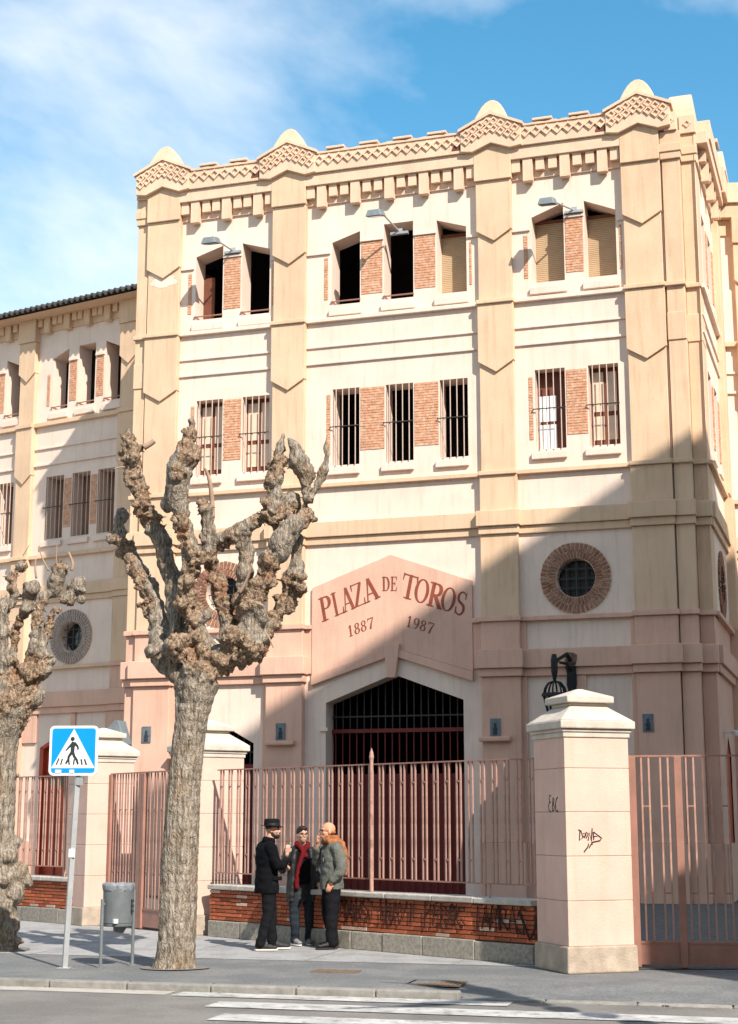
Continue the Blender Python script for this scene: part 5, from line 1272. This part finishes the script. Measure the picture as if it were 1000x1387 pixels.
def head(mb_, c, yaw=0.0, k=1.0, tilt=0.0):
    R = Matrix.Rotation(yaw, 3, 'Z') @ Matrix.Rotation(tilt, 3, 'Y'); c = Vector(c)
    def e(x, y, z, r): ball(mb_, c + R @ Vector((x, y, z)) * k, tuple(q * k for q in r), ICO3, R)
    e(-.012, 0, .025, (.096, .077, .092)); e(.018, 0, -.030, (.078, .066, .075)); e(.045, 0, -.075, (.046, .048, .036)); e(.060, 0, -.098, (.026, .028, .020))
    e(.094, 0, -.018, (.018, .011, .026)); e(.104, 0, -.032, (.016, .014, .011)); e(.078, 0, .022, (.020, .056, .012)); e(.088, 0, -.064, (.014, .026, .007)); e(.086, 0, -.076, (.013, .022, .007))
    e(.060, .042, -.028, (.026, .024, .022)); e(.060, -.042, -.028, (.026, .024, .022))
    for s_ in (-1, 1): e(-.005, s_ * .078, -.012, (.022, .009, .033))
    return lambda x, y, z: c + R @ Vector((x, y, z)) * k
def add_face(hp, root, body, glasses=False, k=1.0, R=None):
    m_ = MB()
    for s_ in (-1, 1): ball(m_, hp(.083, s_ * .031, .0), .0085 * k, ICO2)
    m_.build('eyes', 'hair_dark', body, smooth=True)
    m_ = MB()
    for s_ in (-1, 1): m_.tube([hp(.094, s_ * .014, .019), hp(.094, s_ * .032, .025), hp(.080, s_ * .052, .018)], [.004, .005, .003], 6)
    m_.build('eyebrows', 'hair_grey', body)
    if glasses:
        m_ = MB()
        for s_ in (-1, 1):
            ring = [hp(.108 - .010 * abs(math.cos(2 * PI * q / 14)) * (1 if math.cos(2 * PI * q / 14) * s_ > 0 else 0), s_ * .033 + .026 * math.cos(2 * PI * q / 14), -.002 + .019 * math.sin(2 * PI * q / 14)) for q in range(15)]
            m_.tube(ring, .0028, 5, caps=False); m_.tube([hp(.098, s_ * .058, .004), hp(.0, s_ * .082, .006)], .0028, 5)
        m_.tube([hp(.110, -.009, .002), hp(.110, .009, .002)], .0028, 5)
        m_.build('glasses', 'leather', root)
def shoe(par, x, y, yaw, m, sole, ln=.29, lift=0.0):
    R = Matrix.Rotation(yaw, 3, 'Z'); c = Vector((x, y, 0))
    m_ = MB()
    for (a, z, r) in ((-.06, .055, (.055, .042, .05)), (.0, .06, (.07, .044, .05)), (.07, .045, (.075, .046, .036)), (.14, .036, (.065, .046, .028))): ball(m_, c + R @ Vector((a, 0, z + .012)), r, ICO2, R)
    me = remesh(m_, .01, 2)
    for v in me.vertices: v.co.z = max(v.co.z, .014)
    o = link('shoe', me, m, par, smooth=True)
    out = [(-.115, 0), (-.095, .036), (-.02, .043), (.06, .048), (.14, .046), (.195, .022), (.205, 0), (.195, -.022), (.14, -.046), (.06, -.048), (-.02, -.043), (-.095, -.036)]
    m_ = MB(); m_.slab([(c + R @ Vector((a, b, 0))).xy for a, b in out], 0.006, .026); m_.build('sole', sole, o, bevel=.004)

# --- man in black coat and hat
c = gnd(362, 1288)
pa = thing('person', 'man in a black coat and black hat with a dark beard, hands held together', 'person', (c.x, c.y, .006), math.radians(22), 'people talking by the low wall')
b = MB(); hp = head(b, (.060, 0, 1.605), -.55, .98)
chainc(b, [((.0, 0, 1.40), .062), ((.035, 0, 1.53), .056)]); loft(b, [(0, 0, .86, .10, .15), (-.01, 0, 1.1, .10, .15), (-.02, 0, 1.3, .10, .17), (-.01, 0, 1.40, .07, .13)])
LA_, RA_ = [((-.02, .19, 1.38), .045), ((.03, .245, 1.12), .038), ((.22, .10, 1.10), .028)], [((-.02, -.19, 1.38), .045), ((.06, -.245, 1.13), .038), ((.23, -.06, 1.12), .028)]
chainc(b, LA_); chainc(b, RA_)
hand(b, (.225, .09, 1.10), (.7, -.7, .05), (.5, .3, .8), .8, 1, .95); hand(b, (.235, -.05, 1.12), (.6, .6, -.1), (.5, -.3, .8), .8, -1, .95)
for s_, fx, fy in ((1, .13, .09), (-1, -.10, -.09)): chainc(b, [((0, s_ * .09, .86), .075), ((fx * .45 + .02, s_ * .10, .48), .052), ((fx - .03, fy, .10), .036)])
body = link('body', remesh(b, .0085, 1), 'skin', pa, smooth=True); add_face(hp, pa, body)
m_ = MB()
for s_, fx, fy in ((1, .13, .09), (-1, -.10, -.09)): chainc(m_, [((0, s_ * .085, .92), .115), ((fx * .3 + .01, s_ * .095, .70), .098), ((fx * .5 + .02, s_ * .10, .48), .078), ((fx * .8 - .01, s_ * .095, .25), .068), ((fx - .03, fy, .085), .066)])
cloth('trousers', m_, 'dark_trouser', pa, .012, .012, (7, 7, 15), 1)
m_ = MB(); loft(m_, [(-.02, 0, .755, .165, .215), (-.02, 0, .80, .165, .215), (-.02, 0, .95, .155, .205), (-.02, 0, 1.10, .145, .20), (-.025, 0, 1.25, .15, .215), (-.03, 0, 1.36, .135, .215), (-.02, 0, 1.42, .10, .15), (0, 0, 1.455, .075, .085), (.01, 0, 1.475, .07, .075)])
chainc(m_, [((-.03, .19, 1.375), .080), ((.02, .255, 1.12), .068), ((.19, .12, 1.10), .052)]); chainc(m_, [((-.03, -.19, 1.375), .080), ((.05, -.255, 1.13), .068), ((.20, -.085, 1.12), .052)])
coat = cloth('coat', m_, 'black_cloth', pa, .012, .012, (8, 8, 14), 2)
m_ = MB(); m_.tube([(.0, 0, 1.43), (.005, 0, 1.475), (.01, 0, 1.50)], [.098, .088, .080], 20); m_.build('collar', 'black_cloth', coat, smooth=True)
for s_ in (-1, 1): m_ = MB(); m_.box(.0, .13, s_ * .208 - .012, s_ * .208 + .012, .93, .985); m_.build('pocket_flap', 'black_cloth', coat, bevel=.008)
shoe(pa, .16, .09, -.12, 'shoe_dark', 'sole_white'); shoe(pa, -.09, -.09, -.3, 'shoe_dark', 'sole_white')
m_ = MB(); hc = Vector((.045, 0, 1.645))
prof = [(.140, .0), (.137, .010), (.106, .012), (.100, .03), (.098, .085), (.092, .100), (.070, .110), (.0, .102)]; n = 28; v = []
for (r_, z) in prof:
    for k in range(n):
        t_ = 2 * PI * k / n; x = r_ * 1.12 * math.cos(t_); y = r_ * math.sin(t_) * .98
        dz = (.012 * (y / .17) ** 2 - .014 * (x / .17)) if r_ > .13 else (-.022 * math.exp(-(y / .028) ** 2) if z > .11 else 0)
        v.append(hc + Vector((x, y, z + dz)))
m_.add(v, [(i * n + k, i * n + (k + 1) % n, (i + 1) * n + (k + 1) % n, (i + 1) * n + k) for i in range(len(prof) - 1) for k in range(n)])
m_.add([hc + Vector((q[0] * 1.12 * math.cos(2 * PI * k / n), q[0] * .98 * math.sin(2 * PI * k / n), -.004)) for q in [(.140,)] for k in range(n)], [tuple(range(n - 1, -1, -1))])
hat = m_.build('hat', 'black_felt', pa, smooth=True)
m_ = MB(); m_.tube([hc + Vector((0, 0, .014)), hc + Vector((0, 0, .05))], [.106, .104], 28, caps=False); m_.build('hat_band', 'leather', hat, smooth=True)
m_ = MB(); ball(m_, hp(.052, 0, -.088), (.050, .054, .042), ICO2); ball(m_, hp(.02, .05, -.06), (.038, .018, .045), ICO2); ball(m_, hp(.02, -.05, -.06), (.038, .018, .045), ICO2); ball(m_, hp(.095, 0, -.052), (.012, .028, .008), ICO2)
link('beard', remesh(m_, .009, 1), 'hair_dark', pa, smooth=True)
m_ = MB(); ball(m_, hp(-.030, 0, .035), (.080, .0795, .058), ICO3); m_.build('hair', 'hair_grey', pa, smooth=True)

# --- man with red scarf, raised hand with cigarette
c = gnd(408, 1281)
pb = thing('person', 'dark haired man with glasses, open black jacket and red scarf, one hand raised', 'person', (c.x, c.y, .006), math.radians(-76), 'people talking by the low wall')
b = MB(); hp = head(b, (.03, 0, 1.535), .12, .96)
chainc(b, [((-.01, 0, 1.33), .060), ((.015, 0, 1.46), .054)]); loft(b, [(0, 0, .82, .10, .15), (0, 0, 1.05, .10, .15), (-.01, 0, 1.24, .10, .17), (-.01, 0, 1.33, .07, .13)])
chainc(b, [((-.01, -.19, 1.30), .044), ((.03, -.27, 1.06), .038), ((.22, -.26, 1.26), .028)]); chainc(b, [((-.01, .19, 1.30), .044), ((.0, .25, 1.04), .038), ((.10, .22, .86), .028)])
hand(b, (.225, -.26, 1.27), (.25, .12, 1), (1, 0, -.2), .9, -1, .95); hand(b, (.105, .22, .85), (.2, 0, -1), (0, 1, 0), .6, 1, .95)
for s_, fx, fy in ((1, .02, .12), (-1, .08, -.10)): chainc(b, [((0, s_ * .09, .82), .075), ((.04, s_ * .11, .46), .052), ((fx - .03, fy, .10), .036)])
body = link('body', remesh(b, .0085, 1), 'skin', pb, smooth=True); add_face(hp, pb, body, True)
m_ = MB()
for s_, fx, fy in ((1, .02, .12), (-1, .08, -.10)): chainc(m_, [((0, s_ * .085, .86), .108), ((.02, s_ * .10, .64), .090), ((.045, s_ * .11, .46), .076), ((fx, fy, .24), .066), ((fx - .03, fy, .08), .064)])
cloth('trousers', m_, 'jeans', pb, .012, .013, (7, 7, 15), 4)
m_ = MB(); loft(m_, [(.0, 0, .84, .135, .17), (0, 0, 1.0, .13, .165), (-.005, 0, 1.18, .13, .18), (-.01, 0, 1.30, .11, .17), (0, 0, 1.38, .07, .08)]); sw_ = cloth('sweater', m_, 'black_cloth', pb, .012, .006, (8, 8, 14), 5)
m_ = MB(); loft(m_, [(-.03, 0, .60, .14, .225), (-.03, 0, .80, .135, .215), (-.03, 0, 1.0, .13, .205), (-.03, 0, 1.18, .13, .21), (-.035, 0, 1.29, .115, .205), (-.02, 0, 1.35, .09, .14), (-.02, 0, 1.40, .075, .085)])
for s_ in (-1, 1): loft(m_, [(.075, s_ * .165, .60, .045, .05), (.085, s_ * .15, .9, .045, .05), (.09, s_ * .14, 1.2, .045, .05), (.06, s_ * .10, 1.33, .04, .04)], 12)
chainc(m_, [((-.02, -.185, 1.295), .078), ((.02, -.28, 1.05), .066), ((.19, -.262, 1.22), .050)]); chainc(m_, [((-.02, .185, 1.295), .078), ((-.01, .26, 1.03), .066), ((.085, .225, .89), .050)])
cloth('jacket', m_, 'leather', pb, .012, .012, (8, 8, 14), 6)
m_ = MB(); chainc(m_, [((.02, .085, 1.40), .035), ((.10, .05, 1.36), .036), ((.135, -.02, 1.26), .032), ((.14, -.07, 1.10), .030), ((.145, -.095, .95), .032), ((.14, -.10, .86), .038), ((.14, -.10, .80), .034)]); chainc(m_, [((.02, -.085, 1.40), .035), ((.09, -.05, 1.37), .036), ((.13, .03, 1.24), .034)]); chainc(m_, [((-.05, -.06, 1.41), .036), ((-.07, 0, 1.41), .036), ((-.05, .06, 1.41), .036), ((.02, .085, 1.40), .035)]); chainc(m_, [((-.05, -.06, 1.41), .036), ((.02, -.085, 1.40), .035)])
cloth('scarf', m_, 'red_knit', pb, .010, .008, (16, 16, 16), 7)
shoe(pb, .06, -.10, .2, 'shoe_grey', 'sole_white'); shoe(pb, .0, .12, -.2, 'shoe_grey', 'sole_white')
m_ = MB(); ball(m_, hp(-.022, 0, .042), (.097, .082, .082), ICO3); ball(m_, hp(.03, 0, .085), (.062, .066, .030), ICO3)
for s_ in (-1, 1): ball(m_, hp(-.01, s_ * .072, .03), (.035, .014, .045), ICO2)
hme = remesh(m_, .009, 1); wrinkle(hme, .008, (30, 30, 30), 3); link('hair', hme, 'hair_dark', pb, smooth=True)
m_ = MB(); m_.tube([(.27, -.235, 1.385), (.31, -.225, 1.42)], .0045, 6); m_.build('cigarette', 'sign_white', pb)

# --- bald man with grey jacket and orange scarf
c = gnd(449, 1286)
pc_ = thing('person', 'bald man with glasses in a grey jacket and orange scarf, hand in his pocket', 'person', (c.x, c.y, .006), math.radians(196), 'people talking by the low wall')
b = MB(); hp = head(b, (.06, 0, 1.585), .05, 1.02)
chainc(b, [((-.005, 0, 1.38), .064), ((.035, 0, 1.50), .058)]); loft(b, [(0, 0, .84, .10, .15), (0, 0, 1.08, .11, .16), (-.01, 0, 1.28, .10, .17), (0, 0, 1.38, .07, .13)])
chainc(b, [((-.02, .19, 1.36), .046), ((-.07, .27, 1.10), .040), ((.06, .22, .90), .030)]); chainc(b, [((-.01, -.19, 1.36), .046), ((.16, -.24, 1.17), .040), ((.20, -.08, 1.40), .029)])
hand(b, (.065, .215, .90), (.3, -.15, -1), (0, 1, 0), .5, 1, 1.0); hand(b, (.20, -.075, 1.41), (.05, .35, 1), (1, 0, 0), .8, -1, .95)
for s_, fx, fy in ((1, .03, .10), (-1, -.03, -.09)): chainc(b, [((0, s_ * .09, .84), .075), ((.03, s_ * .10, .47), .052), ((fx - .03, fy, .10), .036)])
body = link('body', remesh(b, .0085, 1), 'skin_red', pc_, smooth=True); add_face(hp, pc_, body, True)
m_ = MB()
for s_, fx, fy in ((1, .03, .10), (-1, -.03, -.09)): chainc(m_, [((0, s_ * .085, .90), .120), ((.015, s_ * .095, .68), .106), ((.025, s_ * .10, .47), .090), ((fx, fy, .24), .080), ((fx - .02, fy, .085), .078)])
cloth('trousers', m_, 'dark_trouser', pc_, .012, .012, (7, 7, 14), 8)
m_ = MB(); loft(m_, [(0, 0, .80, .165, .215), (0, 0, .86, .165, .215), (0, 0, 1.0, .155, .205), (0, 0, 1.15, .15, .21), (-.01, 0, 1.28, .15, .22), (-.02, 0, 1.37, .125, .21), (-.01, 0, 1.42, .095, .15), (0, 0, 1.45, .075, .09)])
chainc(m_, [((-.02, .19, 1.36), .088), ((-.075, .28, 1.10), .076), ((-.03, .275, 1.02), .07), ((.045, .235, .935), .058)]); chainc(m_, [((-.01, -.19, 1.36), .086), ((.15, -.25, 1.17), .070), ((.195, -.115, 1.34), .052)])
jk = cloth('jacket', m_, 'grey_jacket', pc_, .011, .018, (9, 9, 13), 9)
m_ = MB(); m_.box(.145, .165, .035, .145, 1.17, 1.22); m_.build('pocket_flap', 'grey_jacket', jk, bevel=.008)
m_ = MB()
for k in range(14):
    t0, t1 = 2 * PI * k / 14, 2 * PI * (k + 1) / 14; capsule(m_, (.015 + .095 * math.cos(t0), .095 * math.sin(t0), 1.445 + .02 * math.sin(t0 * 3)), .040, (.015 + .095 * math.cos(t1), .095 * math.sin(t1), 1.445 + .02 * math.sin(t1 * 3)), .040, 8)
for k in range(10):
    t0, t1 = 2 * PI * k / 10, 2 * PI * (k + 1) / 10; capsule(m_, (.02 + .085 * math.cos(t0), .085 * math.sin(t0), 1.50), .030, (.02 + .085 * math.cos(t1), .085 * math.sin(t1), 1.50), .030, 8)
chainc(m_, [((-.07, .03, 1.46), .045), ((-.13, .07, 1.41), .045), ((-.155, .11, 1.30), .040), ((-.165, .12, 1.18), .036), ((-.17, .12, 1.08), .034), ((-.165, .12, 1.0), .028)])
cloth('scarf', m_, 'orange_knit', pc_, .010, .010, (18, 18, 18), 10)
shoe(pc_, .05, .10, .1, 'leather', 'shoe_dark'); shoe(pc_, -.02, -.09, -.15, 'leather', 'shoe_dark')
m_ = MB(); ball(m_, hp(-.045, 0, -.018), (.070, .083, .040), ICO3); link('hair', remesh(m_, .009, 1), 'orange_knit', pc_, smooth=True)

# ------------------------------------------------------------------ outside the picture: the block that shades the gate, the tree that shades the crossing, houses added to cut skylight
kt = math.tan(SUN_EL)
def foot_at(px_s, z, T):
    p = FP + FD * px_s; q = Vector((p.x, p.y, 0)) - SUN_H * T; return q, z + T * kt
def hit_facade(q):                        # follow the sunlight from a spot on the gate to the facade line
    sh = Vector((SUN_H.x, SUN_H.y)); k = (FP - q).dot(FN) / sh.dot(FN); return (q + sh * k - FP).dot(FD)
gate_q = Vector((4.02, 19.12)); s_c = hit_facade(gate_q); zl = lambda s_: 9.5 - .605 * s_
T1 = 33.0
C1, h1 = foot_at(s_c, zl(s_c), T1)
C2, h2 = foot_at(-1.4, zl(-1.4), T1 - (zl(-1.4) - zl(s_c)) / kt)
step_w = (Vector((3.25, 19.3)) - gate_q).dot(Vector((-SUN_H.y, SUN_H.x)))
ex = (C2 - C1).normalized(); ey = Vector((-ex.y, ex.x, 0))
blk = thing('unseen_apartment_block', 'tall plain apartment block across the street corner', 'building', (C1.x, C1.y, 0), math.atan2(ex.y, ex.x))
Lb = (C2 - C1).length + 8; Db = 9.0
bv = Vector((-SUN_H.x + .06, -SUN_H.y, 0)) * Db; bl_ = (bv.dot(ex), bv.dot(ey))       # party wall runs back along the light
def plan(x0, x1, q=1.0): return [(x0 + bl_[0] * q, bl_[1] * q), (x1 + bl_[0] * q, bl_[1] * q), (x1, 0), (x0, 0)]
m_ = MB(); m_.slab(plan(0, Lb), 0, h1 - .3); m_.build('wall', 'far_plaster', blk)
m_ = MB(); m_.slab(plan(0, Lb), h1 - .299, h1); m_.build('roof', 'roof_sheet', blk)
wd = abs(step_w) / abs(ex.x * SUN_H.y - ex.y * SUN_H.x); trv = T1 - abs((FP - gate_q).dot(FN) / Vector((SUN_H.x, SUN_H.y)).dot(FN))
m_ = MB(); m_.slab(plan(-wd, -.002, .3), 0, 1.25 + trv * kt); m_.build('stair_tower', 'far_plaster', blk)
for fl_ in range(int(h1 // 3)):
    for k in range(int(Lb // 3.2)):
        m_ = MB(); m_.box(1.0 + k * 3.2, 2.3 + k * 3.2, .001, .05, fl_ * 3 + 1.0, fl_ * 3 + 2.4); m_.build('window', 'glass_dark', blk)
for k, (x0, x1, hh, y1) in enumerate(((-52, -22.2, 18.0, -11.0), (-22, -3.2, 19.5, -11.3), (-3, 16.0, 18.5, -11.0))):  # unseen row added behind the camera, tall enough to block low sky and deepen shade
    rb = thing('unseen_apartment_block', ('unseen cream apartment house added across the road to cut skylight', 'taller unseen apartment house added mid row to cut skylight', 'unseen apartment house added at the end of the row to cut skylight')[k], 'building', (x0, y1, ROADZ), 0)
    w_ = x1 - x0
    m_ = MB(); m_.box(0, w_, -10, 0, 0, hh); m_.build('wall', 'far_plaster', rb)
    m_ = MB(); m_.box(-.1, w_ + .05, -10.2, .35, hh + .001, hh + .25); m_.build('roof', 'roof_sheet', rb)
    for fl_ in range(6):
        for q in range(int(w_ // 3)):
            m_ = MB(); m_.box(.9 + q * 3, 2.1 + q * 3, .001, .04, fl_ * 3 + .9, fl_ * 3 + 2.6); m_.build('window', 'glass_dark', rb)
jn = gnd(700, 1345); tip = gnd(618, 1329); arm2 = gnd(474, 1357)
Tt = 7.4; bs = Vector((jn.x, jn.y, 0)) - SUN_H * Tt; hj = Tt * kt
ex_h = (Vector((tip.x, tip.y, 0)) - Vector((jn.x, jn.y, 0))).dot(SUN_H) * kt
lp = thing('plane_tree', 'bare plane tree with a forked trunk standing beside the crossing', 'tree', (bs.x, bs.y, ROADZ), 0, 'pollarded plane trees on the pavement')
dv = Vector((arm2.x - jn.x, arm2.y - jn.y, 0)); o3 = MB()
for nodes in ([((0, 0, 0), .24), ((.03, 0, 1.5), .20), ((-.02, .02, 3.5), .18), ((0, 0, hj - ROADZ), .17), ((.02, .02, hj + ex_h * .5), .15), ((0, 0, hj + ex_h - ROADZ), .09)], [((0, 0, hj - ROADZ - .1), .15), (tuple(dv * .3 + Vector((0, 0, hj + .1))), .12), (tuple(dv * .65 + Vector((0, 0, hj + .02))), .10), (tuple(dv + Vector((0, 0, hj - ROADZ))), .05)], [((0, 0, hj + .3), .12), ((-.5, .1, hj + .75), .08), ((-.9, .1, hj + 1.0), .05)]):
    pts = catmull([(*p, r) for p, r in nodes], 6)
    for (x, y, z, r) in pts: ball(o3, (x, y, z), r, ICO2)
me = remesh(o3, .05, 2); wrinkle(me, .05, (5, 5, 5), 3); link('trunk', me, 'bark', lp, smooth=True)

rl = random.Random(5)
leaf_me = MB().add([(-.03, 0, 0), (-.01, .018, .004), (.03, .004, .010), (.0, -.02, .003)], [(0, 3, 2, 1)]).mesh('fallen_leaves', False)
m_ = MB()
for _ in range(150):
    t_, n_ = rl.uniform(-6, 4.5), rl.choice((rl.uniform(.2, 3), rl.uniform(.2, 6), rl.uniform(-.12, .0)))
    p = KP(t_, n_, 0); z = .010 if n_ > 3 else (.005 if n_ > .15 else ROADZ + .012)
    if n_ > .1 and n_ < 1.4 and t_ > RAMP0 - 1: continue
    if n_ > 2.4 and t_ > 1.2: continue
    a = rl.uniform(0, 6.28); q = rl.uniform(.010, .032)
    m_.add([(p.x + q * math.cos(a + d) * w_, p.y + q * math.sin(a + d) * w_, z + e) for d, w_, e in ((0, 1, .004), (1.7, .6, .0), (3.1, 1, .006), (4.6, .5, .001))], [(0, 1, 2, 3)])
lv = m_.build('fallen_leaves', 'twig', None, recalc=False, stuff=True); lv['label'] = 'dry leaf scraps and grit scattered over the pavement and gutter'; lv['category'] = 'leaves'
